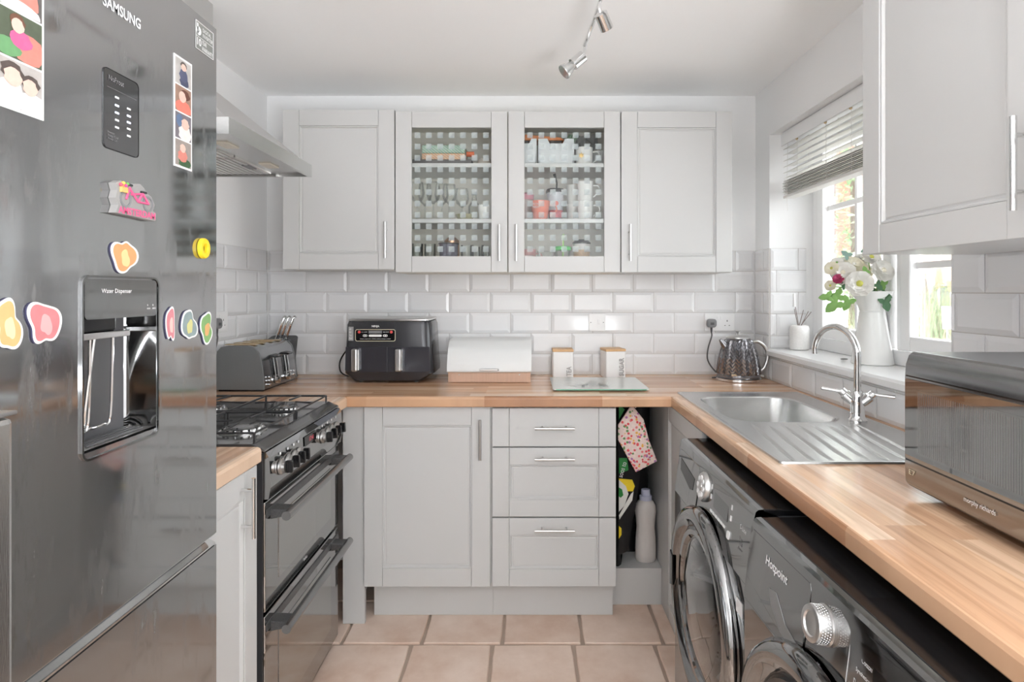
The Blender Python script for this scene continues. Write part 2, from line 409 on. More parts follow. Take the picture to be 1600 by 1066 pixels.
h = MB(); h.box(XG-.03, XG-.012, 2.13, 2.15, 1.36, 1.40).box(XG-.045, XG-.03, 2.132, 2.148, 1.29, 1.40); obj('handle', h, M_white, win, bevel=.004)
m = MB(); m.prism([(XR-.028, WZ0-.026), (XR-.022, WZ0-.030), (XG+.02, WZ0-.030), (XG+.02, WZ0), (XR-.02, WZ0), (XR-.028, WZ0-.008)], WY0-.0, WY1-.001, 'y')
struct('trim_1', m, mat('sill_white', L(238, 238, 238), 0.22))

# ---------------------------------------------------------------- outside
gr = struct('ground_outside', MB().box(1.45, 40, -6, 45, -.25, -.15), mat('paving', L(190, 186, 182), 0.9, noise=(3, .1)))
def grasses(name, c, r, h, n, label, cols, plume=None, seed=1):
    rng = random.Random(seed); m = MB(); p = MB()
    for i in range(n):
        a = rng.uniform(0, 2*PI); rr = r*math.sqrt(rng.random()); x, y = c[0]+rr*math.cos(a), c[1]+rr*math.sin(a)
        hh = h*rng.uniform(.45, 1); lean = rng.uniform(.05, .45)*hh; b = rng.uniform(0, 2*PI); dx, dy = math.cos(b), math.sin(b); w = .012
        z0 = c[2]; pts = []
        for k in range(5):
            t = k/4; q = (x+dx*lean*t*t, y+dy*lean*t*t, z0+hh*(t-.25*t*t*lean/hh)); ww = w*(1-t*.9)
            pts += [(q[0]-dy*ww, q[1]+dx*ww, q[2]), (q[0]+dy*ww, q[1]-dx*ww, q[2])]
        m.cur = i % 2
        m.add(pts, [(2*k, 2*k+1, 2*k+3, 2*k+2) for k in range(4)])
        if plume and i % 26 == 0: p.sphere((x, y, z0+h*rng.uniform(.95, 1.2)), .05, 6, 5, 1, 1, 5)
    o = obj(name, m, cols, fix=False, kind='stuff'); o['label'] = label; o['category'] = 'grass'
    if plume: obj('plume', p, plume, o, kind='stuff', smooth=True)
    return o
G1 = mat('grass_green', L(160, 184, 140), 0.8); G2 = mat('grass_straw', L(200, 192, 160), 0.8)
grasses('pampas_grass', (6.15, 8.9, -.15), 1.1, 1.75, 2600, 'tall pampas grass with pale plumes outside the window', [G1, G2], mat('plume', L(235, 215, 200), .9))
grasses('ornamental_grass', (4.6, 7.4, -.15), .45, 0.9, 700, 'lower tuft of green grass outside the window', [G1, G1], seed=5)
def tree(c, h, r, n, label, cols, seed):
    rng = random.Random(seed); t = thing('garden_tree', label, 'tree', c)
    m = MB(); m.tube([c, (c[0]+.05, c[1], c[2]+h*.4), (c[0], c[1]+.05, c[2]+h*.75)], [.13, .1, .05], 8)
    obj('trunk', m, mat('bark', L(110, 92, 78), .9), t, smooth=True)
    m = MB()
    for i in range(n):
        a, b, rr = rng.uniform(0, 2*PI), rng.uniform(-1, 1), r*rng.uniform(.45, 1)**.5
        s = math.sqrt(1-b*b); x, y, z = c[0]+rr*s*math.cos(a), c[1]+rr*s*math.sin(a), c[2]+h*.62+rr*b*1.25
        u = Vector((rng.uniform(-1, 1), rng.uniform(-1, 1), rng.uniform(-1, 1))).normalized(); v = u.orthogonal().normalized(); e = rng.uniform(.05, .11)
        P = Vector((x, y, z)); m.cur = i % 2
        m.quad(P-u*e, P-v*e*.5, P+u*e, P+v*e*.5)
    obj('foliage', m, cols, t, fix=False, kind='stuff')
tree((7.0, 12.6, -.15), 5.6, 1.9, 4200, 'broad green tree outside seen through the left window pane', [mat('leaf_a', L(142, 172, 124), .7), mat('leaf_b', L(176, 192, 148), .7)], 3)
tree((11.2, 16.6, -.15), 6.0, 1.9, 2600, 'autumn tinted tree beyond the pampas grass', [mat('leaf_c', L(196, 176, 140), .7), MATS['leaf_a']], 4)
hs = thing('brick_house', 'pink brick house with white lower storey across the street', 'house', (17, 24, -.15))
M_brick = mat('house_brick', L(214, 140, 120), .9)
obj('wall', MB().box(11, 26, 21, 28, -.15, 5.6), mat('render_white', L(235, 232, 228), .9), hs)
m = MB()
for i in range(24): m.box(10.96-.0, 26.04, 20.95, 21, 2.0+i*.15, 2.0+i*.15+.135)
obj('brick_course', m, M_brick, hs, kind='stuff')
m = MB()
for i in range(24): m.box(10.95, 11, 20.95, 28, 2.0+i*.15, 2.0+i*.15+.135)
obj('side_brick_course', m, M_brick, hs, kind='stuff')
m = MB().prism([(20.5, 5.6), (28.5, 5.6), (24.5, 8)], 10.6, 26.4, 'x'); obj('roof', m, mat('roof_tile', L(160, 110, 96), .9), hs)
for wx in (12.2, 14.2, 15.4, 17.6):
    for wz in (.5, 3.2):
        f = obj('window', MB().box(wx, wx+.9, 20.9, 20.97, wz, wz+1.1), M_upvc, hs)
        for a in (.06, .5): obj('pane', MB().box(wx+a, wx+a+.34, 20.88, 20.9, wz+.08, wz+1.02), mat('far_pane', L(120, 128, 136), .2), f)
gl = thing('garden_lamp', 'white shaded lamp on a thin pole outside the right window pane', 'lamp', (2.79, 3.90, -.15))
obj('pole', MB().cyl((2.79, 3.90, -.15), .004, 1.23), M_white, gl)
obj('shade', MB().lathe([(.021, 1.07), (.024, 1.07), (.031, 1.22), (.028, 1.22)], (2.79, 3.90, 0), 20, closed=True), M_white, gl, smooth=True)

# ================================================================ WORKTOPS
t = thing('worktop_back', 'beech block worktop along the back wall under the wall cabinets', 'worktop', (0, 2.58, .87)); t.name = 'worktop'; BASE['worktop'] = Vector((0, 2.58, .87))
XWL, XWR, YW = -.705, .558, 2.28
def nose(c, s):      # rounded front nosing profile; c front coordinate, s direction inward
    return [(c+s*.03, .870), (c+s*.002, .870), (c, .873), (c, .900), (c+s*.003, .907), (c+s*.010, .910), (c+s*.03, .910)]
m = MB(); m.prism(nose(YW, 1), XWL, XWR, 'x').box(XWL, XWR, YW+.03, YB-.002, .870, .910).box(XL+.002, XWL, YW, YB-.002, .87, .91).box(XWR, XR-.002, YW, YB-.002, .87, .91)
obj('slab', m, M_woodx, t)
m = MB(); m.box(XL+.002, XWL-.03, 2.17, YW, .87, .91).prism(nose(XWL, -1), 2.17, YW, 'y')
obj('return_slab', m, M_woody, t)
t = thing('worktop', 'beech block worktop along the right wall holding the steel sink', 'worktop', (.84, 1.2, .87))
HX0, HX1, HY0, HY1 = .628, 1.060, 1.42, 2.29
m = MB(); m.prism(nose(XWR, 1), .15, YW-.0008, 'y').box(XWR+.03, HX0, .15, YW-.0008, .87, .91).box(HX0, XR-.002, .15, 1.42, .87, .91).box(HX1, XR-.002, 1.42, YW-.0008, .87, .91)
obj('slab', m, M_woody, t)
t = thing('worktop', 'short beech block worktop piece between the fridge and the cooker', 'worktop', (-1.0, 1.36, .87))
m = MB(); m.box(XL+.002, XWL-.03, 1.172, 1.548, .87, .91).prism(nose(XWL, -1), 1.172, 1.548, 'y')
obj('slab', m, M_woody, t)

# ================================================================ CABINETS
def bar_handle(fr, u, v, ln, vert, parent, off=.030, r=.0055, mt=None, name='handle', label=None):
    m = MB(fr); e = ln/2
    if vert:
        m.lathe([(r, -e), (r, e)], (u, v, off), 12, 'y')
        for k in (-.6, .6): m.cyl((u, v+k*e, 0), r*.8, off, 'z', 10)
    else:
        m.lathe([(r, -e), (r, e)], (u, v, off), 12, 'x')
        for k in (-.6, .6): m.cyl((u+k*e, v, 0), r*.8, off, 'z', 10)
    return obj(name, m, mt or M_nickel, parent, smooth=True, label=label)
def door(fr, w, h, parent, name='door', style='panel', st=.074, handle=None, hm=None):
    """framed door; frame fr at its bottom left corner on the carcass, outward w; .018 thick"""
    T = .019; g = .0012
    m = MB(fr); m.box(.0015, w-.0015, .0015, h-.0015, 0, .006 if style != 'glass' else .0001)
    if style == 'glass': m = MB(fr)
    m.box(.0015, st, .0015, h-.0015, .0, T).box(w-st, w-.0015, .0015, h-.0015, .0, T)
    if style != 'slab':
        m.box(st+g, w-st-g, .0015, st, .0, T-.0006).box(st+g, w-st-g, h-st, h-.0015, .0, T-.0006)
    d = obj(name, m, M_cab, parent, bevel=.0014)
    if style == 'panel':
        b = .006
        p = MB(fr); a0, a1, b0, b1 = st+.001, w-st-.001, st+.001, h-st-.001
        ring = lambda i, z: [(a0+i, b0+i, z), (a1-i, b0+i, z), (a1-i, b1-i, z), (a0+i, b1-i, z)]
        vs = ring(0, 0)+ring(0, T-.003)+ring(.004, T-.003)+ring(.008, T-.010)+ring(.011, T-.010)+ring(.014, T-.0085); fs = []
        for j in range(0, 20, 4):
            for i in range(4): fs.append((j+i, j+(i+1) % 4, j+4+(i+1) % 4, j+4+i))
        fs.append((20, 21, 22, 23)); p.add(vs, fs); obj('panel', p, M_cab, d)
    elif style == 'slab':
        p = MB(fr); p.box(st+g, w-st-g, .0015, h-.0015, 0, T-.0004); obj('panel', p, M_cab, d, bevel=.001)
    elif style == 'glass':
        p = MB(fr); p.box(st-.004, w-st+.004, st-.004, h-st+.004, .007, .010); obj('pane', p, M_glass, d)
        q = MB(fr); gw, gh = w-2*st, h-2*st; nx, ny, s = 7, 11, .0125
        px, py = .0505, .0505
        x0 = st+gw/2-px*(nx-1)/2; y0 = st+gh/2-py*(ny-1)/2
        for i in range(nx):
            for j in range(ny):
                cx, cy = x0+i*px, y0+j*py
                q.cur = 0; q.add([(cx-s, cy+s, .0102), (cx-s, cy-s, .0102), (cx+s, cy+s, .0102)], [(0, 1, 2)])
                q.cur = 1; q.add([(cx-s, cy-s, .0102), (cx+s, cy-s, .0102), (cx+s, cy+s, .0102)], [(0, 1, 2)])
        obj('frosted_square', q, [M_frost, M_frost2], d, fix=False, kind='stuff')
    if handle:
        u, v, ln, vert = handle; bar_handle(Fr(fr((0, 0, T)), fr.R, fr.N), u, v, ln, vert, d, mt=hm)
    return d
# wall cabinets along the back
ZB0, ZB1 = 1.404, 2.117
YWC = 2.604
XS = [ux(441, 2.585), ux(617, 2.585), ux(793.5, 2.585), ux(970, 2.585), ux(1145, 2.585)]
labels = ['plain white wall cabinet leftmost on the back wall beside the cooker hood',
          'white wall cabinet with glass door holding wine glasses and tumblers',
          'white wall cabinet with glass door holding mugs and white baskets',
          'plain white wall cabinet rightmost on the back wall near the window']
ZSH = [1.644, 1.892]
for i in range(4):
    a, b = XS[i]+.001, XS[i+1]-.001; dz = .012 if i == 0 else 0
    z0, z1 = ZB0+dz, ZB1+dz*.7
    c = thing('wall_cabinet', labels[i], 'cabinet', ((a+b)/2, 2.75, z0), group='white wall cabinets on the back wall')
    m = MB(); T = .016; yb = YB-.001 if i not in (1, 2) else YB-.001
    yb = YB-.009 if True else yb
    m.box(a, a+T, YWC, yb, z0, z1).box(b-T, b, YWC, yb, z0, z1).box(a+T, b-T, YWC, yb, z0, z0+T).box(a+T, b-T, YWC, yb, z1-T, z1).box(a+T, b-T, yb-.006, yb, z0+T, z1-T)
    obj('carcass', m, M_cabin if i in (1, 2) else M_cab, c)
    if i in (1, 2):
        for z in ZSH: obj('shelf', MB().box(a+T, b-T, YWC+.004, yb-.006, z-.018, z), M_cab, c)
    fr = Fr((a, YWC, z0), (1, 0, 0), (0, -1, 0))
    hu = b-a-.036 if i in (0, 1) else .036
    door(fr, b-a, z1-z0, c, style='glass' if i in (1, 2) else 'panel', handle=(hu, .13, .16, True), st=.072)
# base cabinets
YBC = 2.324
c = thing('base_cabinet', 'white base cabinet with one panelled door beside the cooker', 'cabinet', (-.4, 2.5, 0))
a, b = ux(568, 2.305), ux(767.5, 2.305)
obj('carcass', MB().box(a, b, YBC, YB-.012, .156, .868), M_cab, c)
obj('plinth', MB().box(a+.02, b+.003, 2.389, 2.405, 0.001, .155), M_cab, c)
door(Fr((a, YBC, .156), (1, 0, 0), (0, -1, 0)), b-a-.003, .711, c, handle=(b-a-.042, .711-.125, .157, True))
c = thing('drawer_cabinet', 'white base cabinet with three drawers in the middle', 'cabinet', (.1, 2.5, 0))
a2, b2 = b+.0005, ux(963, 2.305)
obj('carcass', MB().box(a2, b2, YBC, YB-.012, .156, .868), M_cab, c)
obj('plinth', MB().box(a2+.003, b2-.002, 2.389, 2.405, 0.001, .155), M_cab, c)
zz = [vz(918, 2.305), vz(809, 2.305), vz(699, 2.305), vz(637, 2.305)]
for i in range(3):
    d = door(Fr((a2+.002, YBC, zz[i]+.0015), (1, 0, 0), (0, -1, 0)), b2-a2-.002, zz[i+1]-zz[i]-.003, c, name='drawer', style='slab' if i == 2 else 'panel', st=.068,
             handle=((b2-a2)/2, zz[i+1]-zz[i]-[.043, .042, .078][i], .155, False))
# end filler left of the base run
t = thing('end_panel', 'narrow white filler panel between the cooker and the base cabinet', 'panel', (-.7, 2.33, 0))
obj('board', MB().box(-.735, a-.001, 2.325, 2.345, .001, .868).box(-.735, -.717, 2.346, YB-.012, .001, .868), M_cab, t)
# nook: open corner gap
t = thing('corner_shelf', 'white boxed shelf low in the open gap by the washing machine', 'shelf', (.43, 2.6, 0))
obj('riser', MB().box(b2+.001, .5625, 2.467, 2.483, .001, .137), M_cab, t)
obj('shelf_board', MB().box(b2+.001, .5625, 2.465, YB-.012, .137, .155), M_cab, t)
t = thing('end_panel', 'white panelled support board beside the far washing machine', 'panel', (.51, 2.2, 0))
obj('board', MB().box(.5635, .580, 2.412, YB-.012, .001, .868), M_cab, t)
door(Fr((.5815, 2.410, .001), (0, -1, 0), (-1, 0, 0)), .518, .866, t, name='panel_door', st=.062)
# left unit between fridge and cooker
c = thing('base_cabinet', 'slim white base cabinet between the fridge and the cooker', 'cabinet', (-1., 1.36, 0))
XD = -.731
obj('carcass', MB().box(XL+.01, XD, 1.172, 1.548, .13, .868), M_cab, c)
obj('plinth', MB().box(XD-.07, XD-.055, 1.172, 1.548, .001, .129), M_cab, c)
door(Fr((XD, 1.174, .145), (0, 1, 0), (1, 0, 0)), .366, .722, c, st=.066, handle=(.366-.085, .722-.085, .15, True), hm=M_chrome)
# right wall cabinets over the microwave
ZR0 = 1.4125
c = thing('wall_cabinet', 'white wall cabinet high on the right above the microwave', 'cabinet', (1., 1.2, ZR0))
XRC = .849
obj('carcass', MB().box(XRC, XR-.009, .945, 1.452, ZR0, 2.14), M_cab, c)
door(Fr((XRC, 1.454, ZR0-.002), (0, -1, 0), (-1, 0, 0)), .508, .73, c, st=.069, handle=(.508-.020, .122, .156, True), hm=M_chrome)
cc = thing('wall_cabinet', 'second white wall cabinet at the right edge, nearer than the first', 'cabinet', (1., .69, ZR0))
obj('carcass', MB().box(XRC, XR-.009, .434, .942, ZR0, 2.14), M_cab, cc)
door(Fr((XRC, .943, ZR0-.002), (0, -1, 0), (-1, 0, 0)), .508, .73, cc, st=.069, handle=(.036, .122, .156, True), hm=M_chrome)

# ================================================================ FRIDGE
XF = -.62
t = fridge = thing('fridge_freezer', 'tall dark graphite fridge freezer with water dispenser at the left', 'fridge', (-.95, .87, 0))
FY0, FY1 = .572, 1.165
FF = Fr((XF, 0, 0), (0, 1, 0), (1, 0, 0))      # u = world y, v = height
obj('body', MB().box(XL+.03, XF-.045, FY0+.004, FY1-.004, .02, 1.85), M_dgrey, t, bevel=.004)
for y in (FY0+.05, FY1-.05): obj('foot', MB().cyl((XF-.12, y, .0005), .02, .03), M_blackp, t)
DY0, DY1, DZ0, DZ1 = .8145, .9765, 1.094, 1.288       # opening for the dispenser
m = MB()
xa, xb = XF-.042, XF
m.box(xa, xb, FY0, DY0, .842, 1.843).box(xa, xb, DY1, FY1, .842, 1.843).box(xa, xb, DY0, DY1, .842, DZ0).box(xa, xb, DY0, DY1, DZ1, 1.843)
upper = obj('door', m, M_fridge, t)
m = MB(); m.prism([(XF-.042, .06), (XF-.042, .829), (XF-.022, .829), (XF-.010, .820), (XF, .8185), (XF, .06)], FY0, FY1, 'y')
lower = obj('freezer_door', m, M_fridge, t)
obj('grip_strip', MB().prism([(XF-.021, .8295), (XF-.004, .8205), (XF-.001, .8205), (XF-.001, .8235), (XF-.019, .8325)], FY0+.002, FY1-.002, 'y'), M_chrome, lower)
obj('door_lip', MB().box(XF-.012, XF-.002, FY0+.002, FY1-.002, .8395, .8418), M_chrome, upper)
# dispenser: surround, lettered head plate, curved recess, levers, tray
d = MB()
ro = rrect(.170, .262, .014, 4, .8955, 1.2135); ri = rrect(.164, .256, .012, 4, .8955, 1.2135)
n = len(ro); d.m = FF
d.add([(p[0], p[1], .0002) for p in ro]+[(p[0], p[1], .0032) for p in ro]+[(p[0], p[1], .0032) for p in ri]+[(p[0], p[1], .0002) for p in ri],
      [(k*n+i, k*n+(i+1) % n, (k+1)*n+(i+1) % n, (k+1)*n+i) for k in range(3) for i in range(n)])
disp = obj('water_dispenser', d, M_appl, t)
cur = [(DY0, 0), (DY0, -.018)]+[(DY0+(DY1-DY0)*(.06+.60*k/9), -.085+.004*math.cos(k)) for k in range(2)]
rec = []
for k in range(19):
    s_ = k/18; y = DY0+(DY1-DY0)*s_; dep = -.080*(math.sin(PI*min(1, max(0, s_)))**.42)
    rec.append((y, dep))
m = MB(FF)
zs = [DZ0, DZ1]
m.add([(p[0], z, p[1]) for z in zs for p in rec], [(i, i+1, 19+i+1, 19+i) for i in range(18)])
m.add([(p[0], DZ1, p[1]) for p in rec], [tuple(range(19))])
obj('recess', m, M_appl, disp, smooth=True, fix=False)
m = MB(FF); m.poly([(p[0], DZ0+.004, p[1]) for p in rec]); obj('tray', m, M_nickel, disp, fix=False)
m = MB(FF)
for k in range(7): m.box(DY0+.02, DY1-.02, DZ0+.0045, DZ0+.007, -.012-k*.009, -.009-k*.009)
obj('tray_grille', m, M_dgrey, disp, kind='stuff')
m = MB(FF); m.prism(rrect(.158, .058, .006, 3, .8955, 1.3105), .0, .0020, 'z'); obj('head_plate', m, M_appl, disp)
m = MB(FF); m.box(DY0+.002, DY0+.085, 1.262, 1.287, -.06, -.012); obj('nozzle_block', m, M_black, disp, bevel=.003)
m = MB(FF); m.box(DY0+.001, DY0+.105, 1.252, 1.262, -.066, -.004); obj('nozzle_shelf', m, M_chrome, disp, bevel=.002)
def lever(y, mt):
    fr = Fr((XF-.018, y, 1.252), (0, 1, .0), (1, 0, .0), (.0, 0, 1))
    m = MB(); W0, W1 = .019, .030; pts = []
    def q(u, v): return (XF-.018+v*.30*-1*-1*.0+(-v)*.12*-1, y+u, 1.252+v)
    loop = [(-W0, 0), (-W1+.004, -.125), (-W1+.016, -.135), (W1-.016, -.135), (W1-.002, -.122), (W0, 0)]
    m.tube([(XF-.012-(.020*(-v/.13)), y+u+v*-.10, 1.252+v) for u, v in spline([(a, b, 0) for a, b in loop], 3) and [(p[0], p[1]) for p in spline([(a, b, 0) for a, b in loop], 4)]], .0022, 6)
    lv = obj('lever', m, M_chrome, disp, smooth=True)
    g = MB(); g.poly([(XF-.0125-(.020*(-v/.13)), y+u+v*-.10, 1.252+v) for u, v in loop]); obj('lever_pad', g, M_cup, lv, fix=False)
lever(.872, None); lever(.826, None)
text('lettering', 'Water Dispenser', Fr(FF((.848, 1.317, .002)), FF.R, FF.N), M_ink, disp, width=.064, height=.0085)
for yy in (.949, .9625): text('icon_lettering', 'o\nooo', Fr(FF((yy, 1.2925, .002)), FF.R, FF.N), M_ink, disp, width=.008, height=.008)
# touch display
m = MB(FF); m.prism(rrect(.0775, .118, .008, 4, .8925, 1.592), .0003, .0008, 'z'); dp = obj('display_panel', m, mat('panel_smoke', (.22, .22, .225), .05, 1), t)
ro = rrect(.0785, .119, .008, 4, .8925, 1.592); ri = rrect(.0765, .117, .0075, 4, .8925, 1.592); d = MB(FF); n = len(ro)
d.add([(p[0], p[1], .0012) for p in ro]+[(p[0], p[1], .0012) for p in ri], [(i, (i+1) % n, n+(i+1) % n, n+i) for i in range(n)]); obj('display_edge', d, M_black, dp, fix=False)
led = mat('led', (.8, .85, 1), .4, emit=(.75, .8, 1), es=1.0)
for u, zz_ in ((.878, [1.612, 1.600, 1.589, 1.578, 1.567]), (.904, [1.603, 1.592, 1.582, 1.572, 1.561])):
    for k, z in enumerate(zz_): obj('indicator', MB(FF).box(u, u+.008, z, z+.0028, .0008, .0014), led if k in (1, 2) else M_ink, dp)
obj('display_line', MB(FF).box(.862, .925, 1.6235, 1.624, .0008, .0012), M_grey, dp)
text('lettering', 'NoFrost', Fr(FF((.864, 1.634, .0008)), FF.R, FF.N), M_grey, dp, width=.032, height=.008)
text('lettering', 'Freezer\nFridge Cool\nPower Off', Fr(FF((.862, 1.546, .0008)), FF.R, FF.N), M_grey, dp, width=.022, height=.013)
text('logo', 'SAMSUNG', Fr(FF((.853, 1.7395, 0)), FF.R, FF.N), M_ink, t, width=.083, height=.0165, bold=.02)
# energy sticker
m = MB(FF); st = obj('warranty_sticker', m.box(1.0905, 1.1535, 1.7755, 1.830, .0002, .0006), mat('sticker_grey', L(120, 122, 118), .3), t)
e = MB(FF)
for q in ((1.0915, 1.1525, 1.7765, 1.7773), (1.0915, 1.1525, 1.8282, 1.829), (1.0915, 1.0923, 1.7765, 1.829), (1.1517, 1.1525, 1.7765, 1.829), (1.094, 1.150, 1.8005, 1.8011)): e.box(*q, .0006, .0010)
e.box(1.096, 1.100, 1.806, 1.825, .0006, .001); e.ring(FF((1.104, 1.811, .0009)), .0065, .0022, 'x', 20, 4) if False else None
obj('sticker_outline', e, M_ink, st)
e = MB(FF); e.lathe([(.003, .0006), (.003, .001), (.008, .001), (.008, .0006)], (1.1015, 1.812, 0), 20, 'z', closed=True); obj('sticker_emblem', e, M_ink, st)
text('lettering', 'DIGITAL\nINVERTER', Fr(FF((1.114, 1.805, .0006)), FF.R, FF.N), M_ink, st, width=.035, height=.017)
text('lettering', '10', Fr(FF((1.095, 1.784, .0006)), FF.R, FF.N), M_ink, st, width=.014, height=.014, bold=.02)
text('lettering', 'YEAR\nWARRANTY', Fr(FF((1.111, 1.779, .0006)), FF.R, FF.N), M_ink, st, width=.038, height=.019, bold=.01)

# ---------------------------------------------------------------- things on the fridge door
M_photo = mat('photo_white', L(236, 236, 234), .3)
def photo_strip(y0, y1, z0, z1, n, label, scenes, gap=.0035):
    t = thing('photo_strip', label, 'photos', (XF, (y0+y1)/2, z0))
    obj('paper', MB(FF).box(y0, y1, z0, z1, .0004, .0012), M_photo, t)
    ph = (z1-z0-gap*2-(n-1)*gap*.7)/n
    for k in range(n):
        b = z1-gap-(k+1)*ph-k*gap*.7; a0, a1 = y0+gap*.9, y1-gap*.9; w = a1-a0
        bg, items = scenes[k % len(scenes)]
        p = obj('photo', MB(FF).box(a0, a1, b, b+ph, .0012, .0014), mat('print_%d_%d_%d' % bg, L(*bg), .35, noise=(60, .35)), t)
        for j, (kind, cx, cy, rx, ry, c) in enumerate(items):
            q = MB(FF); N_ = 14
            q.poly([(min(max(a0+w*cx+w*rx*math.cos(2*PI*i/N_)*(1+.13*math.sin(3*i+k)), a0), a1), min(max(b+ph*cy+ph*ry*math.sin(2*PI*i/N_), b), b+ph), .0015+.0002*j) for i in range(N_)])
            obj('printed_'+kind, q, mat('print_%d_%d_%d' % c, L(*c), .35, noise=(90, .15)), p, fix=False)
skin, hair, red, wht, grn = (216, 182, 168), (84, 74, 70), (206, 128, 116), (222, 216, 210), (104, 150, 104)
photo_strip(.6795, .7485, 1.5395, 1.722, 3, 'large white photo strip with three pictures at the left end of the fridge', [
    ((96, 92, 90), [('shirt', .55, .35, .36, .34, red), ('shirt', .45, .08, .5, .16, wht), ('hair', .55, .82, .17, .17, (120, 84, 66)), ('face', .55, .74, .15, .16, skin)]),
    ((84, 92, 76), [('shirt', .7, .3, .4, .34, red), ('grass', .2, .2, .3, .2, grn), ('shirt', .5, .45, .25, .2, (206, 96, 140)), ('hair', .42, .82, .17, .15, (110, 76, 60)), ('face', .42, .72, .14, .16, skin)]),
    ((170, 164, 160), [('shirt', .25, .25, .36, .34, wht), ('shirt', .75, .18, .36, .26, (232, 226, 222)), ('hair', .3, .76, .25, .2, hair), ('face', .32, .64, .2, .2, skin), ('hair', .72, .64, .21, .17, hair), ('face', .7, .54, .17, .18, skin)])])
photo_strip(1.024, 1.0785, 1.542, 1.739, 4, 'narrow white photo strip with four pictures beside the far fridge edge', [
    ((176, 172, 168), [('trousers', .55, .16, .28, .22, (70, 74, 96)), ('shirt', .5, .4, .26, .26, (80, 84, 110)), ('hair', .5, .8, .2, .14, hair), ('face', .5, .72, .16, .14, skin)]),
    ((150, 120, 104), [('shirt', .5, .2, .5, .28, (222, 120, 104)), ('hair', .6, .72, .3, .2, (96, 60, 48)), ('face', .42, .6, .22, .22, skin)]),
    ((110, 104, 110), [('shirt', .6, .25, .4, .34, wht), ('shirt', .25, .7, .2, .25, (90, 110, 140)), ('face', .6, .62, .24, .22, skin)]),
    ((150, 140, 134), [('trousers', .6, .14, .4, .18, (60, 90, 60)), ('shirt', .45, .4, .3, .24, red), ('face', .45, .7, .18, .17, skin)])])
def outline(pts, cx, cz, s, z0, z1, fr=FF):
    return MB(fr).prism([(cx+p[0]*s, cz+p[1]*s) for p in pts], z0, z1, 'z')
def blob(seed, ax=1, ay=1, n=40, amp=.16):
    rng = random.Random(seed); ph = [rng.uniform(0, 6.28) for _ in range(4)]
    return [(ax*math.cos(a)*(1+amp*sum(math.sin((k+2)*a+ph[k])/(k+1.3) for k in range(4))), ay*math.sin(a)*(1+amp*sum(math.sin((k+2)*a+ph[k])/(k+1.3) for k in range(4)))) for a in [2*PI*i/n for i in range(n)]]
def magnet(y0, y1, z0, z1, col, col2, label, seed, tilt=0):
    cy, cz = (y0+y1)/2, (z0+z1)/2; ax, ay = (y1-y0)/2*.93, (z1-z0)/2*.93
    t = thing('fridge_magnet', label, 'magnet', (XF, cy, cz), group='die-cut card magnets on the fridge')
    b = blob(seed*3+1, ax, ay, 60, .24)
    obj('backing', MB(FF).prism([(cy+p[0], cz+p[1]) for p in b], .0003, .0022, 'z'), mat('magnet_back', L(64, 62, 92), .6), t)
    obj('white_rim', MB(FF).prism([(cy+p[0]+.0006, cz+p[1]) for p in b], .0023, .003, 'z'), M_photo, t)
    obj('coloured_face', MB(FF).prism([(cy+p[0]*.84+.0006, cz+p[1]*.88) for p in b], .003, .0034, 'z'), mat('magnet_%d' % seed, L(*[int(c*.72+190*.28) for c in col]), .4, noise=(70, .12)), t)
    obj('pale_patch', MB(FF).prism([(cy+p[0]*.38+.002, cz+p[1]*.45-.003) for p in blob(seed+9, ax, ay)], .0034, .0037, 'z'), mat('magnet_b%d' % seed, L(*[int(c*.7+200*.3) for c in col2]), .4), t)
magnet(.869, .921, 1.345, 1.405, (232, 140, 72), (240, 200, 120), 'orange die-cut magnet directly above the water dispenser', 1)
magnet(.7236, .7718, 1.250, 1.314, (206, 100, 104), (222, 150, 150), 'red die-cut magnet left of the water dispenser', 2)
magnet(.676, .7145, 1.250, 1.312, (222, 170, 92), (236, 214, 150), 'orange striped magnet at the far left picture edge', 3)
magnet(.9988, 1.0225, 1.230, 1.302, (214, 110, 120), (236, 190, 180), 'slim pink magnet just right of the water dispenser', 4)
magnet(1.043, 1.089, 1.228, 1.292, (120, 140, 140), (206, 200, 110), 'grey green magnet between the pink and the green magnets', 5)
magnet(1.099, 1.148, 1.223, 1.280, (104, 160, 76), (220, 150, 70), 'green magnet nearest the far fridge edge', 6)
t = thing('fridge_magnet', 'yellow number zero magnet near the far fridge edge', 'magnet', (XF, 1.112, 1.403))
o_ = MB(FF); o_.lathe([(.6, .001), (.6, .009), (1.0, .009), (1.0, .001)], (0, 0, 0), 28, 'z', closed=True)
o_.v = []; o_.f = []; o_.mi = []
o_.m = lambda p: FF((1.112+p[0]*.0165, 1.403+p[1]*.0195, p[2]))
o_.lathe([(.48, .001), (.44, .006), (.52, .0085), (.92, .0085), (1.0, .006), (1.0, .001)], (0, 0, 0), 28, 'z', closed=True)
obj('numeral', o_, mat('yellow_plastic', L(238, 204, 40), .3), t, smooth=True)
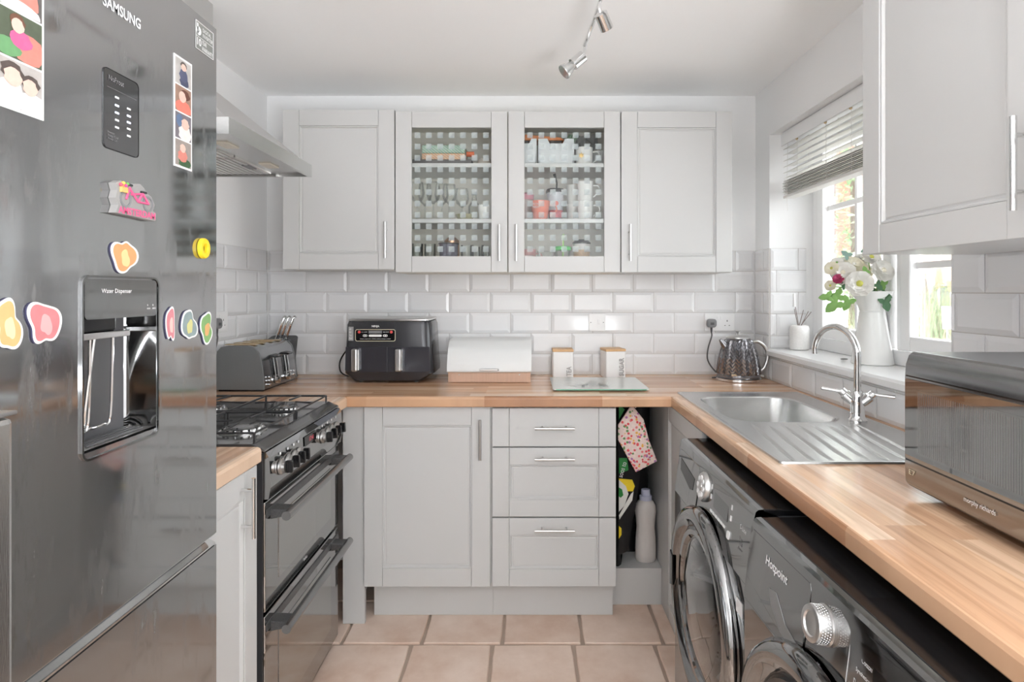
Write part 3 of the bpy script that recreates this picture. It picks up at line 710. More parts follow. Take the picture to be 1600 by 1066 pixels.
# bicycle souvenir magnet
t = thing('fridge_magnet', 'pink bicycle souvenir magnet reading AMSTERDAM with a flower basket', 'magnet', (XF, .905, 1.462))
sil = [(.864, 1.438), (.956, 1.436), (.957, 1.449), (.949, 1.452), (.954, 1.462), (.946, 1.474), (.935, 1.478), (.926, 1.486), (.918, 1.490), (.906, 1.488), (.898, 1.480), (.889, 1.484), (.874, 1.487), (.864, 1.482), (.868, 1.472), (.864, 1.460), (.869, 1.450)]
obj('backing', MB(FF).prism(sil, .0005, .012, 'z'), mat('magnet_side', L(150, 148, 146), .5), t)
M_pink = mat('pink_paint', L(224, 96, 140), .4); e = MB(FF)
wc = [(.884, 1.461), (.936, 1.461)]
for cx, cz in wc:
    e.m = (lambda c: (lambda p: FF((c[0]+p[0], c[1]+p[1], p[2]))))((cx, cz))
    e = MB(e.m); e.lathe([(.0095, .012), (.0095, .0135), (.0125, .0135), (.0125, .012)], (0, 0, 0), 20, 'z', closed=True); obj('wheel', e, M_grey, t)
e = MB(FF)
for a, b in (((.884, 1.461), (.892, 1.480)), ((.892, 1.478), (.911, 1.461)), ((.911, 1.461), (.922, 1.476)), ((.896, 1.470), (.922, 1.475)), ((.911, 1.461), (.936, 1.461)), ((.922, 1.475), (.936, 1.461))):
    e.tube([(a[0], a[1], .0135), (b[0], b[1], .0135)], .0018, 5)
obj('bicycle_frame', e, M_pink, t)
e = MB(FF); e.box(.918, .930, 1.476, 1.479, .012, .015).box(.888, .897, 1.482, 1.485, .012, .015); obj('saddle', e, M_blackp, t)
e = MB(FF); e.box(.872, .885, 1.470, 1.478, .012, .016); bk = obj('basket', e, mat('wicker', L(206, 176, 110), .6), t)
for k, (u, v, c) in enumerate(((.872, 1.481, (220, 90, 110)), (.877, 1.484, (236, 200, 90)), (.882, 1.481, (214, 80, 150)), (.886, 1.484, (110, 170, 90)), (.875, 1.479, (240, 140, 90)))):
    obj('blossom', MB(FF).sphere((u, v, .014), .0028, 8, 5), mat('blossom_%d' % k, L(*c), .5), bk)
text('lettering', 'AMSTERDAM', Fr(FF((.868, 1.438, .0122)), FF.R, FF.N), M_pink, t, width=.086, height=.011, bold=.03)

# steel appliance nearest the camera
t = thing('tall_steel_bin', 'tall brushed steel cabinet at the left picture edge before the fridge', 'bin', (-.85, .35, 0))
obj('body', MB().box(-1.2, -.480, .10, .548, .012, 1.205), M_steel, t, bevel=.006)
obj('lid', MB().box(-1.2, -.4785, .099, .5495, 1.2065, 1.2105), M_steel_d, t, bevel=.001)
obj('base', MB().box(-1.19, -.49, .11, .54, .0005, .012), M_blackp, t)

# ================================================================ COOKER
CY0, CY1, XC = 1.562, 2.166, -.702
t = thing('gas_cooker', 'freestanding black double oven with gas hob between white cabinets', 'cooker', (-1., 1.86, 0))
obj('body', MB().box(XL+.015, XC-.03, CY0, CY1, .03, .892), M_dgrey, t)
obj('plinth', MB().box(XL+.05, XC-.06, CY0+.01, CY1-.01, .001, .03), M_blackm, t)
m = MB(); m.prism([(XL+.02, .892), (XL+.02, .914), (XC-.035, .914), (XC-.028, .911), (XC-.006, .902), (XC+.002, .896), (XC+.0, .892)], CY0-.002, CY1+.002, 'y'); hob = obj('hob', m, M_hob, t, bevel=.002)
m = MB(); m.prism([(XC-.03, .764), (XC-.03, .891), (XC+.003, .891), (XC+.012, .876), (XC+.016, .80), (XC+.010, .766)], CY0, CY1, 'y'); cp = obj('control_panel', m, M_oven, t)
PF = Fr((XC+.0155, 0, .838), (0, 1, 0), (1, 0, .053), (-.053, 0, 1))
ky = [ (447, 724), (461, 703), (474, 690), (484, 684), (508, 681), (518, 676), (527, 670), (534, 664)]
kys = [1.625, 1.675, 1.718, 1.753, 1.955, 2.005, 2.048, 2.092]
for k, y in enumerate(kys):
    q = MB(); q.m = (lambda y: (lambda p: PF((y+p[0], p[1]-.004, p[2]))))(y)
    q.lathe([(.021, 0), (.021, .004), (.017, .008), (.0165, .016), (.001, .017)], (0, 0, 0), 24); kb = obj('knob', q, M_nickel, cp, smooth=True)
    q2 = MB(); q2.m = q.m; q2.box(-.0045, .0045, -.017, .017, .0155, .034); obj('knob_grip', q2, M_black, kb, bevel=.002)
    q3 = MB(); q3.m = q.m; q3.box(-.004, .004, .034, .041, .001, .0016); obj('marking', q3, M_ink, cp)
clk = mat('clock_red', (.5, .05, .06), .3, emit=(1, .15, .2), es=.5)
obj('clock_window', MB(PF).box(1.80, 1.90, .005, .034, .0004, .0012), M_black, cp)
text('clock_digits', '17:41', Fr(PF((1.838, .013, .0012)), PF.R, PF.N, PF.U), clk, cp, width=.034, height=.014)
for z0, z1, nm in ((.462, .757, 'upper_oven_door'), (.052, .452, 'lower_oven_door')):
    d = obj(nm, MB().box(XC-.03, XC, CY0+.001, CY1-.001, z0, z1), M_oven, t, bevel=.003)
    w0, w1 = (z0+.055, z1-.065) if nm[0] == 'u' else (z0+.07, z1-.075)
    obj('oven_window', MB().box(XC+.0002, XC+.0014, CY0+.085, CY1-.085, w0, w1), M_ovwin, d)
    obj('trim_strip', MB().box(XC-.0, XC+.003, CY0+.006, CY1-.006, z1-.044, z1-.022), MATS.get('x') or mat('dark_speckle', (.12, .12, .122), .4, .6, noise=(300, .5)), d, bevel=.001)
    hz = z1-.040
    h = MB(); h.lathe([(.0125, CY0+.012), (.0125, CY1-.03)], (XC+.052, 0, hz), 18, 'y'); hd = obj('handle', h, M_nickel if False else mat('handle_graphite', (.30, .30, .305), .25, 1), d, smooth=True)
    for y in (CY0+.03, CY1-.085):
        b = MB(); b.prism([(XC+.001, hz-.016), (XC+.001, hz+.012), (XC+.05, hz+.010), (XC+.05, hz-.006)], y, y+.045, 'y'); obj('bracket', b, MATS['dark_speckle'], hd, bevel=.002)
text('logo', 'beko', Fr((XC+.001, 1.83, .478), (0, 1, 0), (1, 0, 0)), M_ink, t, width=.028, height=.009)
obj('side_trim', MB().box(XC-.03, XC-.004, CY0-.006, CY0-.001, .03, .89), M_iron, t)
# burners and pan supports
for k, (bx, by, r) in enumerate(((-.832, 1.71, .052), (-.832, 2.0, .040), (-1.09, 1.71, .036), (-1.09, 2.0, .046))):
    q = MB(); q.lathe([(r*1.25, .9145), (r*1.25, .917), (r*1.0, .9175), (r*.96, .925), (r*.5, .9255)], (bx, by, 0), 28); bn = obj('burner', q, M_nickel, hob, smooth=True)
    q = MB(); q.lathe([(r*.86, .9255), (r*.88, .928), (r*.80, .932), (.001, .933)], (bx, by, 0), 28); obj('burner_cap', q, M_hob, bn, smooth=True)
    q = MB()
    for i in range(16):
        a = i*PI/8; q.box(bx+r*math.cos(a)-.003, bx+r*math.cos(a)+.003, by+r*math.sin(a)-.003, by+r*math.sin(a)+.003, .918, .926)
    obj('flame_ports', q, M_chrome, bn, kind='stuff')
for y0, y1 in ((1.583, 1.855), (1.873, 2.146)):
    q = MB(); x0, x1 = -1.215, -.740; zt, r = .938, .0036
    q.tube([(x0, y0, zt), (x1, y0, zt), (x1, y1, zt), (x0, y1, zt), (x0, y0, zt)], r, 6)
    for x, y in ((x0, y0), (x1, y0), (x0, y1), (x1, y1), (-.96, y0), (-.96, y1)): q.tube([(x, y, zt), (x, y, .9145)], r, 6)
    yc = (y0+y1)/2
    q.tube([(-.96, y0, zt), (-.96, y1, zt)], r, 6)
    for bx in (-.832, -1.09):
        for dx, dy in ((1, 0), (-1, 0), (0, 1), (0, -1)):
            ex = bx+dx*(.104 if bx > -1 else .125 if dx < 0 else .125); 
            ex = min(max(ex, x0), x1) if dx else bx
            ey = (y1 if dy > 0 else y0) if dy else yc
            q.tube([(ex, ey, zt-.000), (bx+dx*.034, yc+dy*.034, zt+.004)], [r, r*.8], 6)
    obj('pan_support', q, M_iron, hob, smooth=True)

# ================================================================ COOKER HOOD
t = thing('cooker_hood', 'stainless steel chimney cooker hood on the left wall', 'cooker hood', (-1.05, 1.87, 1.743))
HY0_, HY1_, XH, ZH = 1.565, 2.165, -.800, 1.743
m = MB(); m.box(XH-.012, XH, HY0_, HY1_, ZH, ZH+.045).box(XL+.009, XH-.012, HY0_, HY0_+.012, ZH, ZH+.045).box(XL+.009, XH-.012, HY1_-.012, HY1_, ZH, ZH+.045)
obj('rim', m, M_steel, t)
m = MB(); rowsH = []
for k in range(9):
    s_ = k/8; c_ = (1-math.cos(s_*PI/2)) if False else s_**1.15
    xx = XH-.010-(XH-.010+1.06)*s_ ; zz_ = ZH+.045+.215*s_**1.0
    y0 = HY0_+.010+(1.76-HY0_)*s_; y1 = HY1_-.010-(HY1_-1.98)*s_
    rowsH.append([(XL+.009, y0, zz_), (xx, y0, zz_), (xx, y1, zz_), (XL+.009, y1, zz_)])
vs = [p for r_ in rowsH for p in r_]; m.add(vs, [(4*j+i, 4*j+i+1, 4*j+5+i, 4*j+4+i) for j in range(8) for i in range(3)])
m.add([rowsH[0][i] for i in range(4)], [(0, 1, 2, 3)])
obj('canopy', m, mat('canopy_steel', (.72, .71, .70), .3, 1), t)
obj('chimney', MB().box(XL+.009, -1.06, 1.76+.010, 1.97, ZH+.26, ZC-.001), M_steel, t)
un = obj('underside', MB().box(XL+.009, XH-.013, HY0_+.013, HY1_-.013, ZH+.010, ZH+.016), M_steel, t)
for y0, y1 in ((1.60, 1.86), (1.87, 2.13)):
    g = obj('grease_filter', MB().frame(-1.25, -.985+.05, 0, 0, 0, 0, 0).box(-1.25, -.935, y0, y1, ZH+.004, ZH+.0098) if False else MB().box(-1.25, -.935, y0, y1, ZH+.005, ZH+.0098), mat('filter_mesh', (.75, .73, .70), .35, 1), un)
    q = MB()
    for i in range(15): q.box(-1.24+i*.0205, -1.24+i*.0205+.010, y0+.01, y1-.01, ZH+.002, ZH+.0049)
    obj('filter_slat', q, M_nickel, g, kind='stuff')
    obj('filter_latch', MB().box(-.965, -.94, (y0+y1)/2-.03, (y0+y1)/2+.03, ZH+.0005, ZH+.0049), M_grey, g, bevel=.001)
lm = mat('hood_lamp_glass', L(214, 206, 190), .3)
for y in (1.72, 2.0): obj('hood_lamp', MB().box(-.905, -.865, y-.035, y+.035, ZH+.005, ZH+.0098), lm, un, bevel=.001)

# ================================================================ WASHING MACHINES
def machine(Y0, Y1, X, zt, label, name):
    t = thing(name, label, 'washing machine', (.75, (Y0+Y1)/2, 0), group='graphite laundry machines under the worktop')
    obj('body', MB().box(X+.055, 1.04, Y0+.002, Y1-.002, .012, zt-.016), M_dgrey, t)
    for x in (X+.1, 1.05):
        for y in (Y0+.06, Y1-.06): obj('foot', MB().cyl((x, y, .0006), .02, .012), M_blackp, t)
    m = MB(); m.prism([(X+.022, zt-.014), (1.04, zt-.014), (1.04, zt), (X+.022, zt)], Y0+.001, Y1-.001, 'y'); obj('top_panel', m, M_black, t, bevel=.002)
    m = MB(); m.prism([(X+.054, zt-.165), (X+.054, zt-.016), (X+.021, zt-.003), (X+.021, zt), (X+.010, zt-.001), (X+.004, zt-.006), (X, zt-.022), (X-.005, zt-.075), (X-.013, zt-.135), (X-.017, zt-.165)], Y0, Y1, 'y')
    fa = obj('control_panel', m, M_appl, t, smooth=True, angle=20)
    m = MB(); m.prism([(X+.054, .07), (X+.054, zt-.167), (X-.016, zt-.167), (X-.016, .07)], Y0, Y1, 'y'); fp = obj('front_panel', m, M_appl, t, bevel=.003)
    obj('kick_panel', MB().box(X-.008, X+.054, Y0+.002, Y1-.002, .013, .068), M_appl, t)
    return t, fa, fp
def facia(X, zt):      # frame on the sloped control strip: u = -y (left to right in view), v up
    a = Vector((X-.005, 0, zt-.075)); b = Vector((X-.013, 0, zt-.135)); U = (a-b).normalized(); R = Vector((0, -1, 0)); N = R.cross(U)
    return Fr(a, R, N, U)
def porthole(t, fp, X, yc, zc, R, glass_kind):
    xf = X-.016
    def M(): 
        return MB(lambda p: (xf-p[2], yc-p[0], zc+p[1]))
    d = M(); d.lathe([(R, .0005), (R+.002, .010), (R-.006, .026), (R-.020, .032), (R-.036, .030), (R-.044, .022), (R-.052, .020), (R-.056, .012)], (0, 0, 0), 64); 
    d.f = d.f[:-2]; d.mi = d.mi[:len(d.f)]
    dr = obj('porthole_door', d, M_appl, t, smooth=True, fix=False, angle=60)
    d = M(); d.lathe([(R-.056, .012), (R-.062, .018), (R-.075, .017), (R-.084, .006)], (0, 0, 0), 64); d.f = d.f[:-2]; d.mi = d.mi[:len(d.f)]; obj('inner_ring', d, M_appl if glass_kind else M_black, dr, smooth=True, fix=False)
    if glass_kind:
        d = M(); d.lathe([(R-.082, .008), (R-.095, .016), (R*.45, .022), (.0005, .024)], (0, 0, 0), 48); d.f = d.f[:-2]; d.mi = d.mi[:len(d.f)]; obj('window_bowl', d, MATS['smoke_glass'], dr, smooth=True, fix=False)
        d = M(); d.lathe([(R-.09, -.001), (R-.10, -.25), (.001, -.26)], (0, 0, 0), 48); d.f = d.f[:-2]; d.mi = d.mi[:len(d.f)]; obj('drum', d, M_steel, dr, smooth=True, fix=False)
        d = M()
        for k in range(3):
            a = 2.1*k+.9; c, s_ = math.cos(a), math.sin(a); r0, r1 = R-.10, R-.135
            d.tube([(r0*c, r0*s_, -.02), (r1*c, r1*s_, -.06), (r1*c, r1*s_, -.18), (r0*c, r0*s_, -.22)], .012, 6)
        obj('drum_paddle', d, M_white, dr, smooth=True)
        d = M()
        for k in range(90):
            a = k*2.399; r = R-.0995; z = -.03-.2*((k*37) % 90)/90; c, s_ = math.cos(a)*r, math.sin(a)*r
            d.sphere((c, s_, z), .0032, 6, 4)
        obj('drum_hole', d, M_black, dr, kind='stuff')
    else:
        d = M(); d.lathe([(R-.082, .010), (R-.10, .017), (R*.4, .020), (.0005, .021)], (0, 0, 0), 48); d.f = d.f[:-2]; d.mi = d.mi[:len(d.f)]; obj('dark_cover', d, M_appl, dr, smooth=True, fix=False)
    # grip at the hinge-free side
    d = M(); d.prism([(-R+.012, -.055), (-R+.016, .055), (-R+.046, .045), (-R+.042, -.045)], .029, .034, 'z'); obj('door_grip', d, M_black, dr, bevel=.003)
    return dr
thin_glass('smoke_glass', (.72, .74, .76), 2.2, .02)
# far machine
X1, Z1 = .488, .850; A0, A1 = 1.265, 1.880
t, fa, fp = machine(A0, A1, X1, Z1, 'far graphite washing machine with open drawer recess and round glass door', 'washing_machine')
# front panel must let the drum show: cut a round opening
def cut_front(t, fp, X, Y0, Y1, zt, yc, zc, r):
    me = fp.data; xf = X-.016; n = 48
    vs = []; fs = []
    def sq(a):
        c, s_ = math.cos(a), math.sin(a); hy0, hy1, hz0, hz1 = yc-Y0, Y1-yc, zc-.07, zt-.167-zc
        k = min((hy1 if c > 0 else hy0)/max(abs(c), 1e-9), (hz1 if s_ > 0 else hz0)/max(abs(s_), 1e-9)); return (yc+c*k, zc+s_*k)
    m = MB()
    angs = sorted([2*PI*i/n for i in range(n)]+[math.atan2(b, a) % (2*PI) for a in (Y1-yc, Y0-yc) for b in (zt-.167-zc, .07-zc)])
    n = len(angs)
    for a in angs: m.v.append((xf, yc+r*math.cos(a), zc+r*math.sin(a)))
    for a in angs: y, z = sq(a); m.v.append((xf, y, z))
    for a in angs: y, z = sq(a); m.v.append((X+.054, y, z))
    for a in angs: m.v.append((X+.054, yc+r*math.cos(a), zc+r*math.sin(a)))
    for k in range(4):
        for i in range(n): m.f.append((k*n+i, k*n+(i+1) % n, ((k+1) % 4)*n+(i+1) % n, ((k+1) % 4)*n+i)); m.mi.append(0)
    o2 = mesh_of('front_panel', m, M_appl, True, False, base_of(fp)); fp.data = o2
    for md in list(fp.modifiers): fp.modifiers.remove(md)
cut_front(t, fp, X1, A0, A1, Z1, 1.565, .47, .19)
for ob in list(t.children):
    if ob.name.startswith('body'):
        b = MB(); b.box(X1+.055, 1.09, A0+.002, A0+.03, .012, Z1-.016).box(X1+.055, 1.09, A1-.03, A1-.002, .012, Z1-.016).box(.86, 1.09, A0+.03, A1-.03, .012, Z1-.016)
        ob.data = mesh_of('body', b, M_dgrey, True, False, base_of(ob))
porthole(t, fp, X1, 1.565, .470, .262, True)
P1 = facia(X1, Z1)
def on1(y, v): return (-y, v)
m = MB(P1); 
m.prism([(-1.865, -.030), (-1.865, .045), (-1.845, .048), (-1.665, .048), (-1.655, .040), (-1.655, -.075), (-1.70, -.070)], .0, .0022, 'z'); dw = obj('detergent_drawer', m, M_appl, fa, bevel=.001)
obj('drawer_recess', MB(P1).prism([(-1.835, -.012), (-1.845, .022), (-1.69, .004), (-1.695, -.030), (-1.72, -.036)], .0022, .0032, 'z'), M_black, dw)
m = MB(lambda p: P1((-1.600+p[0], .012+p[1], p[2]))); m.lathe([(.040, .0), (.040, .006), (.036, .012), (.030, .013), (.012, .013), (.010, .016), (.0005, .016)], (0, 0, 0), 32); kb = obj('programme_dial', m, M_nickel, fa, smooth=True)
for i in range(8):
    a = i*PI/4; c, s_ = math.cos(a), math.sin(a); m = MB(lambda p: P1((-1.600+p[0], .012+p[1], p[2]))); m.cyl((.024*c, .024*s_, .013), .0065, .0022, 'z', 12); obj('dial_button', m, M_white, kb)
obj('display_window', MB(P1).prism(rrect(.105, .05, .003, 3, -1.468, .012), .0003, .0010, 'z'), mat('display_smoke', (.2, .2, .205), .08, 1), fa)
for i in range(6): obj('option_button', MB(P1).box(-1.537+i*.020, -1.523+i*.020, -.030, -.024, .0004, .0024), M_ink, fa)
for u in (-1.546, -1.396):
    for v in (.0, .026): obj('option_button', MB(P1).box(u, u+.006, v, v+.012, .0004, .0024), M_ink, fa)
obj('start_button', MB(P1).prism(rrect(.018, .018, .005, 4, -1.395, -.035), .0004, .003, 'z'), M_white, fa)
text('lettering', 'Ultima\nS-Line', Fr(P1((-1.335, .006, 0)), P1.R, P1.N, P1.U), M_ink, fa, width=.042, height=.026)
text('lettering', '9 kg\n1400\nA+++', Fr(P1((-1.335, -.040, 0)), P1.R, P1.N, P1.U), M_grey, fa, width=.026, height=.03)
text('lettering', 'Hotpoint', Fr((X1-.050, 1.725, .655), (0, -1, 0), (-1, 0, 0)), M_ink, t, width=.05, height=.010) if False else None
obj('energy_label', MB().box(X1-.0175, X1-.0163, 1.288, 1.325, .600, .632), M_ink, fp)
# near machine
X2, Z2 = .474, .842; B0, B1 = .630, 1.243
t, fa, fp = machine(B0, B1, X2, Z2, 'near graphite washing machine with silver programme knob and solid round door', 'washing_machine')
porthole(t, fp, X2, .945, .455, .265, False)
P2 = facia(X2, Z2)
m = MB(P2); m.prism([(-1.238, -.045), (-1.243, .040), (-1.230, .056), (-1.000, .056), (-.995, .045), (-1.000, -.076), (-1.02, -.085)], .0, .0025, 'z'); dw = obj('detergent_drawer', m, M_appl, fa, bevel=.001)
m = MB(P2); m.prism([(-1.135, -.020), (-1.12, -.045), (-1.075, -.072), (-1.02, -.080), (-1.012, -.060), (-1.06, -.050), (-1.105, -.015)], .0025, .0040, 'z'); obj('drawer_grip', m, MATS['satin_steel'], dw, bevel=.001)
text('logo', 'Hotpoint', Fr(P2((-1.160, .010, .0026)), P2.R, P2.N, P2.U), M_ink, dw, width=.088, height=.023, bold=.02)
KY = -.945
m = MB(lambda p: P2((KY+p[0], p[1]+.016, p[2]))); m.lathe([(.0315, .0), (.0315, .004), (.029, .006), (.029, .024), (.028, .027), (.026, .028), (.0195, .028), (.018, .025), (.0005, .024)], (0, 0, 0), 40); kb = obj('programme_knob', m, M_nickel, fa, smooth=True)
m = MB(lambda p: P2((KY+p[0], p[1]+.016, p[2])))
for i in range(40):
    for j in range(4):
        a = 2*PI*(i+.5*(j % 2))/40; m.sphere((.0288*math.cos(a), .0288*math.sin(a), .009+j*.0042), .0012, 5, 4)
obj('knob_knurling', m, M_nickel, kb, kind='stuff')
for u, v, s_, w_, h_ in ((-.995, .036, 'Anti Stain 40°\n30 min\n20 min', .036, .022), (-.955, .038, 'Wool', .014, .008), (-.865, .034, 'Duvet All', .030, .008), (-.85, .016, 'Cotton', .024, .008), (-.86, -.004, 'Synthetics', .032, .008), (-.862, -.022, 'Delicates', .028, .008), (-.872, -.042, 'Wool &\nSilk', .022, .016), (-.955, -.058, 'Mix', .012, .008), (-.905, -.072, 'Cotton\nStandard', .032, .016), (-.83, -.055, 'Temp', .020, .008), (-.775, -.060, 'Spin', .018, .008), (-.735, .020, 'Key Lock', .030, .009), (-.735, -.004, 'On\nOption', .026, .018)):
    text('lettering', s_, Fr(P2((u, v, 0)), P2.R, P2.N, P2.U), M_ink, fa, width=w_, height=h_)
t.rotation_euler = (0, 0, math.radians(2.0)); t.location = (.75-.0, (B0+B1)/2+.0, 0); _c = Vector((X2, B1, 0)); _r = Matrix.Rotation(math.radians(2.0), 3, 'Z'); t.location = _c+_r @ (Vector((.75, (B0+B1)/2, 0))-_c)
obj('display_window', MB(P2).prism(rrect(.075, .085, .003, 3, -.785, .005), .0003, .0010, 'z'), MATS['display_smoke'], fa)
m = MB(P2)
for q in ((-.880, -.8795, -.05, .04), (-.84, -.8395, -.085, -.03), (-.988, -.9875, .03, .056), (-.74, -.7395, -.05, .03), (-.74, -.705, -.0095, -.009)): m.box(*q, .0003, .0009)
obj('guide_line', m, M_ink, fa, kind='stuff')
text('logo', 'R', Fr(P2((-1.245, -.10, 0)), P2.R, P2.N, P2.U), M_ink, fa, width=.010, height=.02) if False else None

# ================================================================ SINK AND TAP
t = thing('steel_sink', 'stainless steel inset sink with ribbed drainer below the window', 'sink', (.85, 1.88, .91))
SX0, SX1, SY0, SY1 = .600, 1.088, 1.392, 2.364
BX0, BX1, BY0, BY1 = .652, 1.000, 1.832, 2.262
zt = .9165
def rr(x0, x1, y0, y1, r, z, k=5): return [(p[0], p[1], z) for p in rrect(x1-x0, y1-y0, r, k, (x0+x1)/2, (y0+y1)/2)]
m = MB(); n = 24
m.add(rr(SX0, SX1, SY0, SY1, .012, .9105)+rr(SX0+.001, SX1-.001, SY0+.001, SY1-.001, .012, zt-.001)+rr(SX0+.006, SX1-.006, SY0+.006, SY1-.006, .012, zt)+rr(SX0+.018, SX1-.018, SY0+.018, SY1-.018, .016, zt-.003),
      [(k*n+i, k*n+(i+1) % n, (k+1)*n+(i+1) % n, (k+1)*n+i) for k in range(3) for i in range(n)])
# deck around the basin: bridge outer loop to basin loop, drainer area below y=1.80
zd = zt-.003; DY = 1.80
ox0, ox1, oy0, oy1 = SX0+.018, SX1-.018, SY0+.018, SY1-.018
loop = rr(BX0-.006, BX1+.006, BY0-.006, BY1+.006, .085, zd, 5)
cx, cy = (BX0+BX1)/2, (BY0+BY1)/2
def edge(p):
    dx, dy = p[0]-cx, p[1]-cy
    k = min(((ox1-cx) if dx > 0 else (cx-ox0))/max(abs(dx), 1e-6), ((oy1-cy) if dy > 0 else (cy-DY))/max(abs(dy), 1e-6)); return (cx+dx*k, cy+dy*k, zd)
lst = list(loop); corners = []
outl = [edge(p) for p in lst]
m.add(lst+outl, [(i, (i+1) % n, n+(i+1) % n, n+i) for i in range(n)])
for X_, Y_ in ((ox1, oy1), (ox0, oy1), (ox0, DY), (ox1, DY)):       # fill the four deck corners
    best = sorted(range(n), key=lambda i: (outl[i][0]-X_)**2+(outl[i][1]-Y_)**2)
    for i in range(n):
        a_, b_ = outl[i], outl[(i+1) % n]
        if abs(a_[0]-b_[0]) > 1e-6 and abs(a_[1]-b_[1]) > 1e-6 and min(abs(a_[0]-X_), abs(b_[0]-X_)) < 1e-6 and min(abs(a_[1]-Y_), abs(b_[1]-Y_)) < 1e-6:
            m.add([a_, (X_, Y_, zd), b_], [(0, 1, 2)])
# drainer with slanting ribs
nu, nv = 320, 14
gx = lambda u, v: ox0+(ox1-ox0)*u
vs = []
for j in range(nv+1):
    v = j/nv; y = oy0+(DY-oy0)*v
    for i in range(nu+1):
        u = i/nu; x = gx(u, v); s_ = x-(v-1)*-.050*-1
        z = zd
        xs_ = x-.055*(v-1)*-1*-1
        k_ = (x+.052*(1-v)-.690)/.0455
        fr_ = abs(k_-round(k_))
        if 0 <= round(k_) <= 7 and .04 < v < .93 and fr_ < .11: z += -.0050*(1-(fr_/.11)**2)*min(1, (v-.04)/.05, (.93-v)/.05)
        
        vs.append((x, y, z))
m.add(vs, [(j*(nu+1)+i, j*(nu+1)+i+1, (j+1)*(nu+1)+i+1, (j+1)*(nu+1)+i) for j in range(nv) for i in range(nu)])
obj('drainer', m, M_steel, t, fix=False, smooth=True, angle=50)
m = MB(); ls = [(BX0-.006, BX1+.006, BY0-.006, BY1+.006, .085, zd), (BX0, BX1, BY0, BY1, .08, zd-.004), (BX0+.003, BX1-.003, BY0+.046, BY1-.003, .078, .88), (BX0+.014, BX1-.014, BY0+.062, BY1-.014, .07, .79), (BX0+.05, BX1-.05, BY0+.09, BY1-.05, .05, .775)]
for q in ls: m.v += rr(*q[:5], q[5])
m.f = [(k*n+i, k*n+(i+1) % n, (k+1)*n+(i+1) % n, (k+1)*n+i) for k in range(4) for i in range(n)]+[tuple(range(4*n, 5*n))]; m.mi = [0]*len(m.f)
obj('basin', m, M_steel, t, fix=False, smooth=True)
obj('waste', MB().lathe([(.035, .7755), (.033, .779), (.015, .7775), (.001, .777)], (cx, cy, 0), 24), M_chrome, t, smooth=True)
t = thing('kitchen_tap', 'chrome swan neck mixer tap with two levers behind the sink', 'tap', (1.035, 1.84, zt-.003))
tb = zt-.003
m = MB(); m.lathe([(.028, tb), (.028, tb+.005), (.022, tb+.012), (.020, tb+.03), (.022, tb+.06), (.019, tb+.085), (.014, tb+.095)], (1.035, 1.84, 0), 28); obj('body', m, M_chrome, t, smooth=True)
e = Vector((.985, 2.01)); b0 = Vector((1.035, 1.84)); pts = [(b0.x, b0.y, tb+.09), (b0.x, b0.y, tb+.15)]
R_ = (e-b0).length/2; mid = (b0+e)/2
for k in range(0, 13):
    a = PI-PI*k/12*1.04; c = mid+(e-b0)/2*math.cos(a); pts.append((c.x, c.y, tb+.205+R_*.98*math.sin(a)))
m = MB(); m.tube(spline(pts, 3), .0105, 14); obj('spout', m, M_chrome, t, smooth=True)
for s_ in (-1, 1):
    m = MB(); c0 = Vector((1.035, 1.84, tb+.05)); dr_ = Vector((-.25, .0, 0)) if False else Vector((.10*s_, -.55*s_ if False else -.0, 0))
    dd = Vector((.62*s_, -.45*s_, .72)).normalized()
    m.tube([c0, c0+dd*.030, c0+dd*.046, c0+dd*.050, c0+dd*.062], [.014, .017, .018, .013, .013], 18); v_ = obj('valve', m, M_chrome, t, smooth=True)
    p0 = c0+dd*.056; l_ = Vector((.80*s_, -.5*s_, .10 if s_ < 0 else -.05)).normalized()
    m = MB(); m.tube([p0-l_*.006, p0+l_*.02, p0+l_*.060, p0+l_*.064], [.007, .0052, .0058, .002], 10); obj('lever', m, M_chrome, v_, smooth=True)

# ================================================================ ON THE WORKTOP
# toaster
TY0, TY1, TXR = 2.392, 2.735, -1.078
t = thing('toaster', 'dark grey four slice toaster at the left end of the worktop', 'toaster', (-1.18, 2.56, WT))
prof = [(-1.277, .918), (-1.277, 1.045), (-1.272, 1.075), (-1.255, 1.092), (-1.225, 1.099), (-1.150, 1.099), (-1.118, 1.092), (-1.100, 1.072), (-1.088, 1.03), (-1.079, .96), (-1.078, .918)]
for y0, y1, nm in ((TY0, TY0+.008, 'side_panel'), (TY1-.008, TY1, 'side_panel')):
    obj(nm, MB().prism(prof, y0, y1, 'y'), mat('toaster_grey', L(112, 114, 115), .32, noise=(200, .06)), t, bevel=.002)
pi_ = [(x+(.002 if x < -1.18 else -.002), z-(.002 if z > 1 else 0)) for x, z in prof]
obj('body', MB().prism(pi_, TY0+.008, TY1-.008, 'y'), mat('toaster_steel', (.40, .41, .42), .22, 1), t, smooth=True)
obj('base', MB().box(-1.27, -1.086, TY0+.012, TY1-.012, .9108, .9178), M_black, t)
for k in range(4):
    y = TY0+.045+k*.072+(.01 if k > 1 else 0); obj('slot', MB().box(-1.262, -1.135, y, y+.028, 1.0975, 1.0996), mat('toaster_slot', L(196, 170, 130), .5), t)
